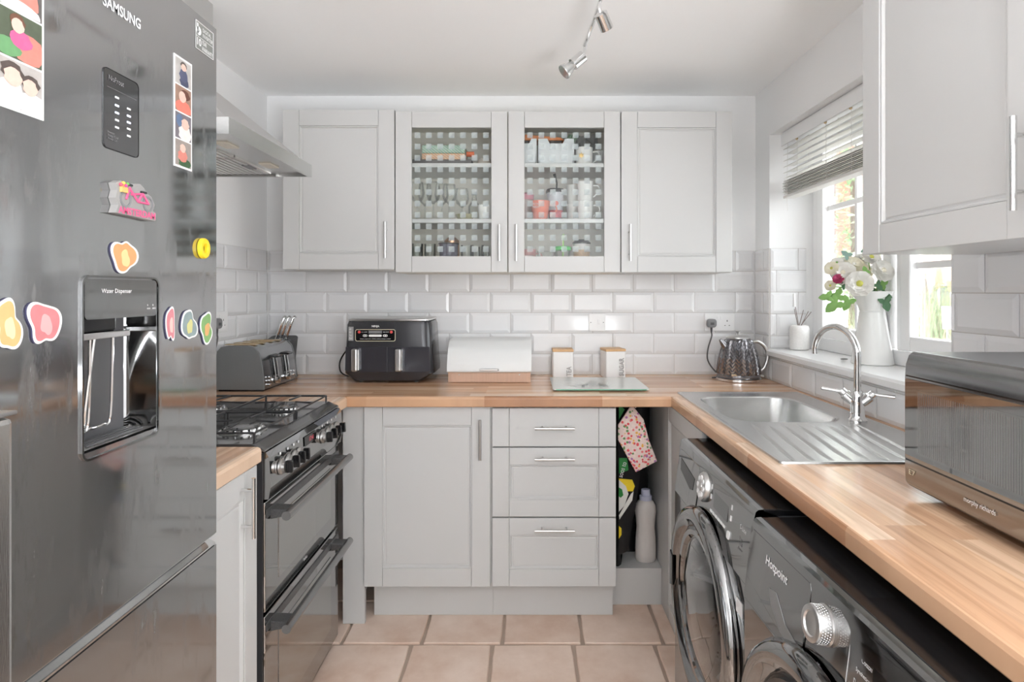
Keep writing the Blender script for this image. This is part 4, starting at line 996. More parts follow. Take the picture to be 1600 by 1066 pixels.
for y in (TY0+.115, TY1-.115):
    obj('lever_track', MB().prism([(-1.0905, 1.035), (-1.080, .965), (-1.0765, .965), (-1.087, 1.037)], y-.010, y+.010, 'y'), M_black, t)
    for d_ in (-.014, .014): obj('lever_trim', MB().tube([(-1.085, y+d_, 1.045), (-1.077, y+d_, .99), (-1.072, y+d_, .945)], .0025, 6), M_chrome, t, smooth=True)
    obj('lever', MB().prism([(-1.094, 1.044), (-1.066, 1.040), (-1.056, 1.046), (-1.070, 1.050), (-1.094, 1.053)], y-.026, y+.026, 'y'), M_black, t, bevel=.002)
    k_ = MB(); k_.lathe([(.017, -1.078), (.016, -1.064), (.011, -1.062), (.001, -1.062)], (0, y, .944), 20, 'x'); obj('browning_dial', k_, M_chrome, t, smooth=True)
for z in (.965, .950, .934): obj('button', MB().lathe([(.006, -1.079), (.006, -1.071), (.001, -1.070)], (0, TY0+.045, z), 12, 'x'), M_chrome, t, smooth=True)
for z in (.958, .942): obj('button', MB().lathe([(.006, -1.079), (.006, -1.071), (.001, -1.070)], (0, TY1-.045, z), 12, 'x'), M_chrome, t, smooth=True)
# knife block
t = thing('knife_block', 'black plastic knife block in the left corner behind the toaster', 'knife block', (-1.155, 2.80, WT))
bcx, bcy = -1.176, 2.80
def sec(cx, cy, w, d, z, tilt=0): return [(cx+p[0], cy+p[1], z+tilt*p[1]) for p in rrect(w, d, .018, 3)]
m = MB(); S = [(bcx+.020, bcy, .085, .10, .9105, 0), (bcx+.018, bcy, .078, .095, .945, 0), (bcx+.008, bcy, .088, .10, 1.00, 0), (bcx, bcy-.004, .118, .115, 1.072, .22), (bcx-.004, bcy-.004, .128, .12, 1.088, .22), (bcx-.004, bcy-.004, .122, .112, 1.094, .22)]
for q in S: m.v += sec(*q)
n = 16; m.f = [(k*n+i, k*n+(i+1) % n, (k+1)*n+(i+1) % n, (k+1)*n+i) for k in range(5) for i in range(n)]+[tuple(range(n))[::-1], tuple(range(5*n, 6*n))]; m.mi = [0]*len(m.f)
obj('block', m, M_blackp, t, smooth=True)
for k in range(5): obj('slot', MB().box(bcx-.048+k*.0225, bcx-.040+k*.0225, bcy-.030, bcy+.006, 1.086, 1.0905), M_grey, t)
for k, dx in enumerate((-.022, -.002, .022)):
    t = thing('kitchen_knife', ['steel handled knife leftmost in the knife block', 'steel handled knife in the middle of the knife block', 'steel handled knife rightmost in the knife block'][k], 'knife', (bcx+dx, bcy, 1.10), group='knives in the knife block')
    p = [Vector((bcx+dx, bcy-.012, 1.088)), Vector((bcx+dx+.008, bcy-.013, 1.115)), Vector((bcx+dx+.024, bcy-.016, 1.160)), Vector((bcx+dx+.036, bcy-.016, 1.192)), Vector((bcx+dx+.041, bcy-.010, 1.200)), Vector((bcx+dx+.046, bcy-.002, 1.196))]
    obj('handle', MB().tube(p, [.0065, .0075, .0085, .0085, .0075, .005], 10), M_chrome, t, smooth=True)
    obj('rivet_strip', MB().tube([p[1]+Vector((.004, -.0075, 0)), p[2]+Vector((.004, -.0078, 0))], .0028, 6), mat('copper', (.65, .38, .25), .3, 1), t)
    obj('bolster', MB().tube([p[0], p[0]+(p[1]-p[0])*.35], [.010, .009], 10), M_chrome, t, smooth=True)
# air fryer
t = thing('air_fryer', 'black two drawer air fryer with steel handles on the worktop', 'air fryer', (-.63, 2.72, WT))
ax0, ax1 = ux(535, 2.617), ux(677, 2.617); fy, by = 2.617, 2.865; acx = (ax0+ax1)/2
def sect(x0, x1, y0, y1, r, z): return [(p[0], p[1], z) for p in rrect(x1-x0, y1-y0, r, 4, (x0+x1)/2, (y0+y1)/2)]
n = 20
m = MB(); S = [(ax0+.038, ax1-.050, fy+.02, by-.02, .03, .9165), (ax0+.036, ax1-.048, fy+.01, by-.01, .03, .921), (ax0+.001, ax1-.001, fy+.000, by, .045, .952), (ax0, ax1, fy, by, .045, .975), (ax0+.003, ax1-.006, fy+.002, by, .045, 1.04), (ax0+.008, ax1-.012, fy+.006, by-.002, .045, 1.170), (ax0+.014, ax1-.018, fy+.010, by-.004, .045, 1.186)]
for q in S: m.v += sect(*q)
m.f = [(k*n+i, k*n+(i+1) % n, (k+1)*n+(i+1) % n, (k+1)*n+i) for k in range(6) for i in range(n)]+[tuple(range(n))[::-1], tuple(range(6*n, 7*n))]; m.mi = [0]*len(m.f)
M_fry = mat('fryer_plastic', (.045, .045, .05), .26, .25, coat=.3)
obj('housing', m, M_fry, t, smooth=True)
m = MB(); m.v = sect(ax0+.024, ax1-.024, fy+.006, by-.010, .02, 1.1865)+sect(ax0+.020, ax1-.020, fy+.003, by-.008, .02, 1.1895)+sect(ax0+.020, ax1-.020, fy+.003, by-.008, .02, 1.196)+sect(ax0+.028, ax1-.028, fy+.010, by-.014, .02, 1.199)
m.f = [(k*n+i, k*n+(i+1) % n, (k+1)*n+(i+1) % n, (k+1)*n+i) for k in range(3) for i in range(n)]+[tuple(range(n))[::-1], tuple(range(3*n, 4*n))]; m.mi = [0]*len(m.f)
obj('top_plate', m, M_nickel, t, smooth=True)
for x in (ax0+.07, ax1-.085):
    for y in (fy+.05, by-.05): obj('foot', MB().cyl((x, y, .9105), .009, .0065), M_grey, t)
wA = (ax1-ax0)
AF = Fr((ax0, fy, 0), (1, 0, 0), (0, -1, 0))
for k in range(2):
    u0 = .012+k*(wA/2-.012); u1 = u0+wA/2-.0135
    dr = obj('drawer', MB(AF).prism([(u0+.016 if k == 0 else u0, .9595), (u1 if k == 0 else u1-.014, .9595), (u1, .968), (u1-(.003*k), 1.073), (u0+(.003*(1-k)), 1.073), (u0, .968)], -.006, .0035, 'z'), mat('fryer_drawer', (.06, .06, .072), .22, .35, coat=.4), t, bevel=.002)
    hc = u0+.050 if k == 0 else u0+.052
    obj('handle', MB(AF).box(hc-.013, hc+.013, .966, 1.066, .0036, .038), M_nickel, dr, bevel=.006)
    obj('handle_stem', MB(AF).box(hc+.013, hc+.018, .97, 1.062, .0036, .022), M_chrome, dr, bevel=.002)
cpn = obj('control_panel', MB(AF).prism(rrect(.178, .052, .008, 4, .148, 1.1245), -.004, .002, 'z'), M_black, t)
ro, ri = rrect(.180, .054, .009, 4, .148, 1.1245), rrect(.175, .049, .007, 4, .148, 1.1245); n = 20
m = MB(AF); m.add([(p[0], p[1], .0032) for p in ro]+[(p[0], p[1], .0032) for p in ri], [(i, (i+1) % n, n+(i+1) % n, n+i) for i in range(n)]); obj('panel_border', m, mat('gold_print', L(214, 204, 178), .4), cpn, fix=False)
Mred = mat('red_button', L(214, 80, 78), .4)
for u in (.076, .219): obj('power_button', MB(AF).cyl((u, 1.139, .002), .0065, .0012, 'z', 16), Mred, cpn)
obj('display_window', MB(AF).box(.118, .177, 1.133, 1.145, .002, .0032), M_grey, cpn)
obj('dial_bar', MB(AF).prism(rrect(.058, .010, .0048, 4, .1475, 1.123), .002, .0036, 'z'), M_ink, cpn)
for u in (.102, .192): obj('zone_button', MB(AF).prism(rrect(.020, .010, .0048, 4, u, 1.123), .002, .0032, 'z'), M_ink, cpn)
for u in (.098, .107, .188, .197): obj('zone_digit', MB(AF).cyl((u, 1.123, .0032), .0028, .0006, 'z', 10), M_black, cpn)
text('lettering', 'MAX  AIR FRY', Fr(AF((.086, 1.137, .002)), AF.R, AF.N), M_ink, cpn, width=.026, height=.004)
text('lettering', 'BAKE  ROAST', Fr(AF((.183, 1.137, .002)), AF.R, AF.N), M_ink, cpn, width=.026, height=.004)
text('lettering', 'SYNC | MATCH | TEMP | TIME | COOK | STOP', Fr(AF((.080, 1.1055, .002)), AF.R, AF.N), M_ink, cpn, width=.136, height=.0045)
text('logo', 'NINJA', Fr(AF((.131, 1.158, -.002)), AF.R, AF.N), M_ink, t, width=.034, height=.0115, bold=.03)
obj('sticker', MB(AF).box(.026, .048, 1.10, 1.162, -.012, -.0035), mat('sticker_silver', L(150, 150, 150), .4), t)
text('lettering', 'AIR\nFRY\n7.6 L\nMAX', Fr(AF((.029, 1.106, -.0036)), AF.R, AF.N), M_ink, t, width=.015, height=.05)
m = MB(); m.tube(spline([(ax0+.004, 2.80, 1.068), (ax0-.035, 2.81, 1.045), (ax0-.075, 2.82, .985), (ax0-.065, 2.80, .935), (ax0-.020, 2.79, .9155), (ax0+.03, 2.79, .9150)], 6), .0036, 7)
obj('power_cord', m, M_black, t, smooth=True)
# bread bin
bx0, bx1 = ux(700, 2.63), ux(829, 2.63)
t = thing('bread_bin', 'white roll top bread bin with wooden base on the worktop', 'bread bin', ((bx0+bx1)/2, 2.74, WT))
obj('base', MB().box(bx0, bx1, 2.632, 2.868, .9105, .957), mat('bread_base_wood', L(206, 172, 150), .5, noise=(8, .12, (12, 1, 1))), t, bevel=.002)
obj('drawer_front', MB().box(bx0+.012, bx1-.012, 2.628, 2.6318, .913, .953), MATS['bread_base_wood'], t, bevel=.001)
pr = [(2.626, .9575), (2.622, .966), (2.632, 1.01), (2.655, 1.055), (2.69, 1.084), (2.72, 1.096), (2.80, 1.098), (2.868, 1.098), (2.868, .9575)]
obj('lid', MB().prism([(y, z) for y, z in spline([(p[0], p[1], 0) for p in pr[:7]], 5) and [(q[0], q[1]) for q in spline([(p[0], p[1], 0) for p in pr[:7]], 5)]]+pr[7:], bx0-.004, bx1+.004, 'x'), mat('bin_white', L(228, 230, 230), .3), t, smooth=True)
h = MB(); h.tube([(-.0+(bx0+bx1)/2-.040, 2.624, .969), ((bx0+bx1)/2-.038, 2.610, .971), ((bx0+bx1)/2+.038, 2.610, .971), ((bx0+bx1)/2+.040, 2.624, .969)], .0048, 8); obj('handle', h, M_nickel, t, smooth=True)
for x in (bx0+.05, bx1-.05): obj('rivet', MB().lathe([(.003, 2.6265), (.003, 2.6282)], (x, 0, .947), 8, 'y'), M_nickel, t)
# canisters
Mcan = mat('canister_white', L(236, 234, 232), .35); Mlid = mat('lid_wood', L(212, 172, 128), .5, noise=(6, .15, (10, 1, 1)))
def canister(x, y, rot, w, h, word, label):
    t = thing('storage_canister', label, 'canister', (x, y, WT), rot)
    m = MB(); m.v = [(p[0], p[1], z) for z in (.0005, h) for p in rrect(w, w, .008, 3)]; n = 16
    m.f = [(i, (i+1) % n, n+(i+1) % n, n+i) for i in range(n)]+[tuple(range(n))[::-1], tuple(range(n, 2*n))]; m.mi = [0]*len(m.f)
    obj('tin', m, Mcan, t, local=True, smooth=True)
    m = MB(); m.box(-w/2-.001, w/2+.001, -w/2-.001, w/2+.001, h+.0055, h+.0175); obj('lid', m, Mlid, t, bevel=.003, local=True)
    obj('seal', MB().box(-w/2+.004, w/2-.004, -w/2+.004, w/2-.004, h, h+.0055), M_white, t, local=True)
    fr = Fr((w/2-.010, -w/2, .010), (0, 0, 1), (0, -1, 0), (-1, 0, 0))
    text('lettering', word, fr, mat('raised_letter', L(176, 172, 170), .4), t, width=(.045 if word == 'TEA' else .085), height=.023, ext=.003, bold=.01, local=True)
canister(ux(879.5, 2.79), 2.822, 0, .098, .118, 'TEA', 'white square tin with wooden lid lettered TEA')
canister(ux(959, 2.79), 2.822, math.radians(9), .098, .120, 'SUGAR', 'white square tin with wooden lid lettered SUGAR')
# glass board
t = thing('worktop_saver', 'clear glass chopping board with grass print in front of the canisters', 'chopping board', (.3, 2.57, WT))
m = MB(); m.prism(rrect(.398, .335, .012, 4, .301, 2.57), .9145, .9195, 'z')
g = mat('board_glass', L(206, 208, 204), .04, spec=.8); obj('glass', m, g, t)
for x, y in ((.13, 2.43), (.47, 2.43), (.13, 2.71), (.47, 2.71)): obj('foot', MB().cyl((x, y, .9103), .006, .0042), M_white, t)
m = MB(); rng = random.Random(4)
for k in range(44):
    x, y = .26+rng.uniform(-.07, .09), 2.47+rng.uniform(-.03, .03); a = rng.uniform(.9, 2.3); l = rng.uniform(.05, .15); w = .0016
    e_ = (x+l*math.cos(a), y+l*math.sin(a)); m.add([(x-w, y, .9198), (x+w, y, .9198), (*e_, .9198)], [(0, 1, 2)])
obj('printed_grass', m, mat('print_grey', L(150, 158, 156), .3), t, fix=False, kind='stuff')
m = MB(); m.prism(rrect(.0015, .30, .0005, 1, .50, 2.57), .9146, .9194, 'z').box(.115, .487, 2.4018, 2.4024, .9146, .9194); obj('green_edge', m, mat('edge_green', L(110, 170, 140), .1), t, kind='stuff')
# kettle
kx, ky = ux(1153, 2.72), 2.715
t = thing('kettle', 'dark chrome kettle with herringbone relief in the right corner', 'kettle', (kx, ky, WT))
obj('power_base', MB().lathe([(.098, .9105), (.102, .913), (.102, .922), (.094, .9245)], (kx, ky, 0), 40), M_chrome, t, smooth=True)
prof = [(.094, .925), (.098, .931), (.097, .945), (.093, .975), (.086, 1.015), (.075, 1.055), (.062, 1.090), (.053, 1.104)]
def rad(z):
    for (r0, z0), (r1, z1) in zip(prof, prof[1:]):
        if z0 <= z <= z1: return r0+(r1-r0)*(z-z0)/(z1-z0)
    return prof[-1][0]
m = MB(); nz_, na = 96, 240; vs = []
for j in range(nz_+1):
    z = .925+(1.104-.925)*j/nz_
    for i in range(na):
        a = 2*PI*i/na; c_ = a/(2*PI)*20; zig = abs((c_ % 1)-.5)*2
        q = ((z-.925)/.0170+zig*1.1) % 1
        b = .0050*q if .942 < z < 1.098 else 0
        r = rad(z)+b-.001; vs.append((kx+r*math.cos(a), ky+r*math.sin(a), z))
m.add(vs, [(j*na+i, j*na+(i+1) % na, (j+1)*na+(i+1) % na, (j+1)*na+i) for j in range(nz_) for i in range(na)]+[tuple((nz_)*na+i for i in range(na))])
obj('body', m, mat('kettle_chrome', (.27, .265, .28), .12, 1), t, fix=False, smooth=True, angle=25)
obj('lid', MB().lathe([(.055, 1.104), (.055, 1.110), (.048, 1.114), (.030, 1.118), (.008, 1.119), (.005, 1.123), (.013, 1.136), (.011, 1.138), (.001, 1.1385)], (kx, ky, 0), 32), M_nickel, t, smooth=True)
m = MB(); m.tube([(kx-.058, ky-.01, 1.062), (kx-.078, ky-.012, 1.086), (kx-.088, ky-.012, 1.098)], [.022, .013, .007], 12); obj('spout', m, MATS['kettle_chrome'], t, smooth=True)
m = MB(); m.tube(spline([(kx+.058, ky-.01, 1.086), (kx+.088, ky-.012, 1.088), (kx+.120, ky-.014, 1.062), (kx+.130, ky-.014, 1.018), (kx+.116, ky-.014, .972), (kx+.093, ky-.012, .950)], 6), .0085, 10); obj('handle', m, M_nickel, t, smooth=True)
obj('switch', MB().box(kx+.092, kx+.112, ky-.02, ky, .928, .934), M_white, t, bevel=.002)
obj('brand_plate', MB().box(kx-.062, kx-.022, ky-.0895, ky-.084, .939, .948), mat('plate_gold', (.85, .72, .55), .25, 1), t, bevel=.001)
# ---- sockets and switches
def socket_plate(fr, u, v, w, label, gangs, name='wall_socket'):
    O = fr((u, v, .0085)); t = thing(name, label, 'socket' if gangs else 'switch', T3(O)); h = .086
    obj('plate', MB(fr).prism(rrect(w, h, .004, 3, u, v), .0078, .016, 'z'), M_white, t, bevel=.0015)
    for g_ in range(gangs):
        cu_ = u+(g_-.5)*w/2
        for a, b, p, q in ((-.0022, .0022, .008, .016), (-.0135, -.008, -.012, -.0085), (.008, .0135, -.012, -.0085)):
            obj('pin_hole', MB(fr).box(cu_+a, cu_+b, v-.006+p, v-.006+q, .0160, .0164), M_dgrey, t)
        sx = u+(-.012 if g_ == 0 else .003); obj('rocker', MB(fr).box(sx, sx+.009, v+.012, v+.030, .016, .019), M_white, t, bevel=.001)
    if not gangs:
        obj('rocker', MB(fr).box(u+.003, u+.018, v-.008, v+.016, .016, .0195), M_white, t, bevel=.001)
        for du in (-.031, .031): obj('screw', MB(fr).cyl((u+du, v, .0160), .0025, .0006, 'z', 10), M_grey, t)
    return t
socket_plate(FB, ux(933, 2.88), vz(504, 2.88), .082, 'white single light switch on the tiles above the canisters', 0, 'light_switch')
su, sv = ux(1124.5, 2.88), vz(503.5, 2.88)
socket_plate(FB, su, sv, .147, 'white double socket on the tiles above the kettle', 2)
lsu, lsv = 2.415, 1.195
socket_plate(FL, lsu, lsv, .147, 'white double socket on the left wall above the toaster', 2)
def plug(fr, u, v, label, cord):
    t = thing('power_plug', label, 'plug', T3(fr((u, v, .02))))
    obj('plug_body', MB(fr).prism(rrect(.046, .042, .014, 4, u, v), .0166, .040, 'z'), M_grey, t, bevel=.004)
    obj('plug_detail', MB(fr).box(u-.008, u+.010, v-.008, v+.004, .040, .0415), M_dgrey, t, bevel=.001)
    m = MB(); m.tube([fr((u, v-.020, .028)), fr((u, v-.045, .028))], [.006, .004], 8); obj('strain_relief', m, M_dgrey, t, smooth=True)
    m = MB(); m.tube(spline([fr((u, v-.044, .028))]+cord, 6), .0036, 7); obj('cord', m, mat('cord_grey', L(90, 88, 88), .5), t, smooth=True)
plug(FB, ux(1111.5, 2.87), vz(505, 2.87), 'grey plug with cord to the kettle in the double socket', [(su-.045, 2.862, 1.10), (su-.065, 2.855, 1.04), (su-.070, 2.84, .985), (su-.045, 2.80, .936), (su-.012, 2.765, .918), (kx-.110, ky+.035, .916)])
plug(FL, lsu-.037, 1.19, 'grey plug in the left wall socket above the toaster', [(XL+.03, lsu-.040, 1.12), (XL+.010, lsu-.045, 1.02), (XL+.010, lsu-.045, .95), (XL+.010, lsu-.045, .9150)])

# ================================================================ MICROWAVE
MX0, MX1, MY0, MY1, MZ0, MZ1 = .764, 1.112, .728, 1.190, .926, 1.200
t = thing('microwave_oven', 'dark microwave with mirrored door on the right hand worktop', 'microwave', (.94, .96, WT))
obj('casing', MB().prism([(MX0+.022, MZ0), (MX1, MZ0), (MX1, MZ1-.010), (MX1-.010, MZ1-.001), (MX0+.03, MZ1-.001), (MX0+.022, MZ1-.004)], MY0+.004, MY1-.004, 'y'), mat('casing_grey', L(120, 122, 124), .35, .3), t, bevel=.003)
for x in (MX0+.055, MX1-.05):
    for y in (MY0+.06, MY1-.07): obj('foot', MB().lathe([(.014, .9106), (.017, .9145), (.017, MZ0)], (x, y, 0), 16), mat('foot_red', L(150, 96, 84), .4), t, smooth=True)
M_mw = smeared_metal('microwave_metal', (.36, .36, .365, 1), .16, .06)
fc = [(MX0+.022, MZ0), (MX0+.010, MZ0+.002), (MX0+.003, MZ0+.012), (MX0+.002, MZ0+.050), (MX0+.002, MZ1-.052), (MX0+.004, MZ1-.026), (MX0+.010, MZ1-.008), (MX0+.020, MZ1), (MX0+.022, MZ1)]
o = obj('front_frame', MB().prism(fc, MY0, MY1, 'y'), M_mw, t, smooth=True, angle=50)
MF = Fr((MX0+.002, 0, 0), (0, -1, 0), (-1, 0, 0))
dm = smeared_metal('mirror_glass', (.34, .34, .34, 1), .025, .03)
dg = obj('door_glass', MB(MF).prism(rrect(MY1-MY0-.012, .160, .004, 3, -(MY0+MY1)/2, 1.066), .0005, .0035, 'z'), dm, t)
obj('door_mesh', MB(MF).box(-MY1+.040, -MY0-.11, 1.002, 1.128, .0036, .0040), mat('mesh_grey', (.36, .36, .355), .05, 1), dg)
q = MB(MF)
for i in range(60):
    u = -MY1+.046+i*.0052
    q.box(u, u+.0012, 1.006, 1.124, .0041, .0043)
obj('mesh_line', q, mat('mesh_line', (.45, .45, .45), .2, 1), dg, kind='stuff')
obj('seam', MB(MF).box(-MY1+.004, -MY0-.004, .981, .9835, -.0005, .0010), M_black, t)
obj('upper_seam', MB(MF).box(-MY1+.004, -MY0-.004, 1.150, 1.1525, -.0008, .0010), M_black, t)
text('logo', 'morphy richards', Fr(MF((-1.028, .951, .0003)), MF.R, MF.N), M_ink, t, width=.070, height=.0115)
text('icon_lettering', 'E7', Fr(MF((-1.176, .955, .0003)), MF.R, MF.N), MATS['gold_print'], t, width=.018, height=.010)

# ================================================================ WINDOW SILL
sz = WZ0+.0005
t = thing('reed_diffuser', 'white speckled reed diffuser in the sill corner', 'diffuser', (1.245, 2.66, WZ0))
dx_, dy_ = ux(1249, 2.66), 2.66
obj('pot', MB().lathe([(.034, sz), (.041, sz+.004), (.042, sz+.012), (.042, sz+.095), (.038, sz+.108), (.028, sz+.112), (.016, sz+.112), (.015, sz+.104), (.001, sz+.104)], (dx_, dy_, 0), 32), mat('speckle_ceramic', L(236, 234, 232), .4, noise=(120, .12)), t, smooth=True)
for k, (a, b, l) in enumerate(((-.022, .0, .215), (-.014, .01, .185), (.028, .01, .18), (.036, -.005, .175), (.060, .006, .172))):
    obj('reed', MB().tube([(dx_+a*.1, dy_+b, sz+.105), (dx_+a, dy_+b*2, sz+l)], .0016, 6), mat('reed', L(130, 116, 110), .8), t)
obj('white_tip', MB().tube([(dx_-.0225, dy_+.001, sz+.195), (dx_-.0235, dy_+.001, sz+.255)], [.007, .006], 8), M_white, t)
# jug and flowers
jx, jy = ux(1363, 2.15), 2.15
t = thing('enamel_jug', 'tall white flared jug used as vase on the window sill', 'vase', (jx, jy, WZ0))
jp = [(.068, 0), (.071, .003), (.069, .012), (.056, .10), (.0435, .185), (.042, .193), (.0435, .200), (.056, .235), (.066, .262), (.068, .266), (.065, .266), (.053, .235), (.040, .198), (.040, .185), (.052, .10), (.062, .012)]
obj('body', MB().lathe([(r, sz+h) for r, h in jp], (jx, jy, 0), 44), M_china, t, smooth=True)
obj('seam_band', MB().ring((jx, jy, sz+.1925), .0425, .0012, 'z', 36, 6), M_white, t, smooth=True)
bq = thing('flower_bouquet', 'white and pale flowers with green leaves in the jug', 'flowers', (jx, jy, WZ0+.266))
Mw = mat('petal_white', L(240, 238, 232), .6); Mc = mat('petal_cream', L(240, 234, 214), .6); Mp = mat('petal_pink', L(206, 86, 130), .5); My = mat('flower_heart', L(196, 196, 96), .7)
Mg1 = mat('leaf_green', L(126, 168, 92), .55); Mg2 = mat('leaf_dark', L(84, 122, 88), .55); Mg3 = mat('leaf_blue', L(140, 170, 160), .6)
def petal_flower(c, d, r, mp, heart, seed, layers=4, flat=.55):
    r *= 1.2
    rng = random.Random(seed); d = Vector(d).normalized(); u = d.orthogonal().normalized(); v = d.cross(u); c = Vector(c)
    m = MB()
    for l in range(layers):
        npet = 5+l; rl = r*(.35+.65*(l+1)/layers); lift = r*(.9-.22*l)*flat
        for k in range(npet):
            a = 2*PI*(k+.5*l)/npet+rng.uniform(-.1, .1); wid = 2*PI/npet*1.35; pts = []
            for j in range(4):
                s_ = j/3; rr_ = rl*s_; z_ = lift*(math.sin(s_*PI*.5)**.8)*(1 if l < layers-1 else .7)+(r*.12*s_*s_ if l else 0)
                w_ = wid*(.35+.75*math.sin(PI*(.18+.62*s_)))*(1.0 if j else .4)
                for q in (-1, 0, 1):
                    aa = a+q*w_*.5; cup = (abs(q)*.12)*r*s_
                    pts.append(c+(u*math.cos(aa)+v*math.sin(aa))*rr_*(1 if q == 0 else .93)+d*(z_+cup))
            m.add(pts, [(3*j+q, 3*j+q+1, 3*j+q+4, 3*j+q+3) for j in range(3) for q in range(2)])
    f = obj('flower', m, mp, bq, fix=False, smooth=True, angle=80)
    if heart: obj('flower_centre', MB().sphere(c+d*r*.22, r*.24, 10, 6), heart, f, smooth=True)
    return f
def jp_(x, y, dY=0): Y = jy+dY; return (ux(x, Y), Y, vz(y, Y))
V = (-.45, -.85, .15)
petal_flower(jp_(1343, 444, -.07), V, .040, Mw, My, 1, 4, .35)
petal_flower(jp_(1378, 424, -.03), (.0, -.9, .3), .036, Mw, Mc, 2, 5, .5)
petal_flower(jp_(1318, 428, -.01), (-.5, -.7, .3), .038, Mw, Mc, 3, 5, .6)
petal_flower(jp_(1333, 416, .03), (-.2, -.8, .6), .034, Mc, Mw, 4, 5, .6)
petal_flower(jp_(1360, 404, .0), (.0, -.8, .6), .030, Mw, My, 5, 4, .4)
petal_flower(jp_(1300, 420, .0), (-.6, -.7, .2), .022, Mc, My, 6, 3, .6)
petal_flower(jp_(1310, 436, -.02), (-.6, -.7, .3), .017, Mp, None, 7, 5, 1.0)
petal_flower(jp_(1400, 440, .03), (.5, -.7, .2), .030, Mw, Mc, 8, 4, .5)
petal_flower(jp_(1350, 425, .02), (.1, -.8, .5), .026, Mc, My, 9, 4, .6)
petal_flower(jp_(1404, 455, .05), (.5, -.7, .2), .020, Mw, Mc, 10, 4, .5)
petal_flower(jp_(1298, 447, .02), (-.6, -.7, .2), .018, Mc, My, 11, 3, .6)
petal_flower(jp_(1322, 414, .05), (-.2, -.8, .6), .030, Mw, Mc, 12, 5, .6)
petal_flower(jp_(1346, 408, .05), (.0, -.8, .6), .026, Mw, Mc, 13, 5, .7)
petal_flower(jp_(1392, 412, .05), (.3, -.8, .5), .030, Mw, Mc, 14, 5, .6)
petal_flower(jp_(1325, 436, .01), (-.4, -.8, .2), .026, Mc, Mc, 15, 5, .6)
petal_flower(jp_(1308, 412, .03), (-.5, -.7, .5), .020, Mw, Mg1, 16, 4, .6)
def leaf(c, ang, ln, mt, N_=(-.35, -.9, .2), lob=3, seed=0):
    N_ = Vector(N_).normalized(); R_ = Vector((0, 0, 1)).cross(N_)*-1; R_ = N_.cross(Vector((0, 0, 1))).normalized()*-1; U_ = N_.cross(R_)*-1; U_ = Vector((0, 0, 1))
    c = Vector(c); dirv = R_*math.cos(ang)+U_*math.sin(ang); sd = dirv.cross(N_).normalized(); m = MB(); n_ = 26; top = []
    for i in range(n_):
        a = -PI+2*PI*i/n_; r = ln*(.50+.16*math.cos(a)+.20*math.cos(lob*2*a*.5+.0)*1+.05*math.cos(9*a)); 
        p = c+dirv*(ln*.5+r*math.cos(a))+sd*(r*math.sin(a)*.9); top.append(p-N_*(.08*ln*math.cos(2*a)))
    mid = c+dirv*ln*.45+N_*ln*.06
    m.add(top+[mid], [(i, (i+1) % n_, n_) for i in range(n_)])
    l = obj('leaf', m, mt, bq, fix=False, smooth=True, angle=80); return l
for (x, y, dY, a, ln, mt) in ((1322, 458, -.06, 3.5, .046, Mg1), (1330, 462, -.07, 4.3, .040, Mg1), (1312, 470, -.05, 2.9, .030, Mg1), (1380, 462, -.06, 5.0, .040, Mg2), (1374, 458, -.05, 5.9, .030, Mg2), (1383, 450, .0, .35, .046, Mg1), (1368, 446, .0, 4.9, .034, Mg2), (1355, 430, -.04, 1.9, .024, Mg1),
                          (1330, 404, .02, 2.4, .030, Mg3), (1350, 398, .03, 1.2, .028, Mg3), (1385, 404, .02, .5, .034, Mg3), (1395, 420, .03, .1, .026, Mg3), (1325, 450, -.03, 2.4, .03, Mg2), (1388, 438, .04, .9, .03, Mg2), (1316, 466, -.06, 3.9, .050, Mg1), (1304, 462, -.05, 3.3, .036, Mg1), (1372, 452, -.02, .9, .034, Mg1), (1392, 446, .01, 1.2, .034, Mg1), (1366, 440, -.03, 5.4, .028, Mg2)):
    leaf(jp_(x, y, dY), a, ln*1.05, mt, lob=3)
m = MB()
for k, (x, y, dY) in enumerate(((1343, 444, -.05), (1378, 424, -.02), (1318, 428, 0), (1333, 416, .03), (1360, 404, 0), (1300, 420, 0), (1310, 436, -.02), (1400, 440, .03), (1350, 425, .02), (1404, 455, .05), (1298, 447, .02))):
    m = MB(); p = Vector(jp_(x, y, dY)); m.tube(spline([(jx+random.uniform(-.015, .015), jy+random.uniform(-.015, .015), sz+.15), (jx+(p.x-jx)*.35, jy+(p.y-jy)*.35, sz+.262), (p.x, p.y+.012, p.z)], 4), .0018, 5); obj('stem', m, Mg1, bq)
for k, (x, Y, l) in enumerate(((ux(1385, 2.13), 2.13, 'grey oval pebble right of the jug on the sill'), (ux(1319, 2.245), 2.245, 'small grey pebble left of the jug on the sill'))):
    m = MB(); m.sphere((x, Y, sz+.006), .021 if k == 0 else .013, 18, 8, 1.1, .8, .28); o = obj('pebble', m, M_stone, smooth=True); tag(o, l, 'pebble')

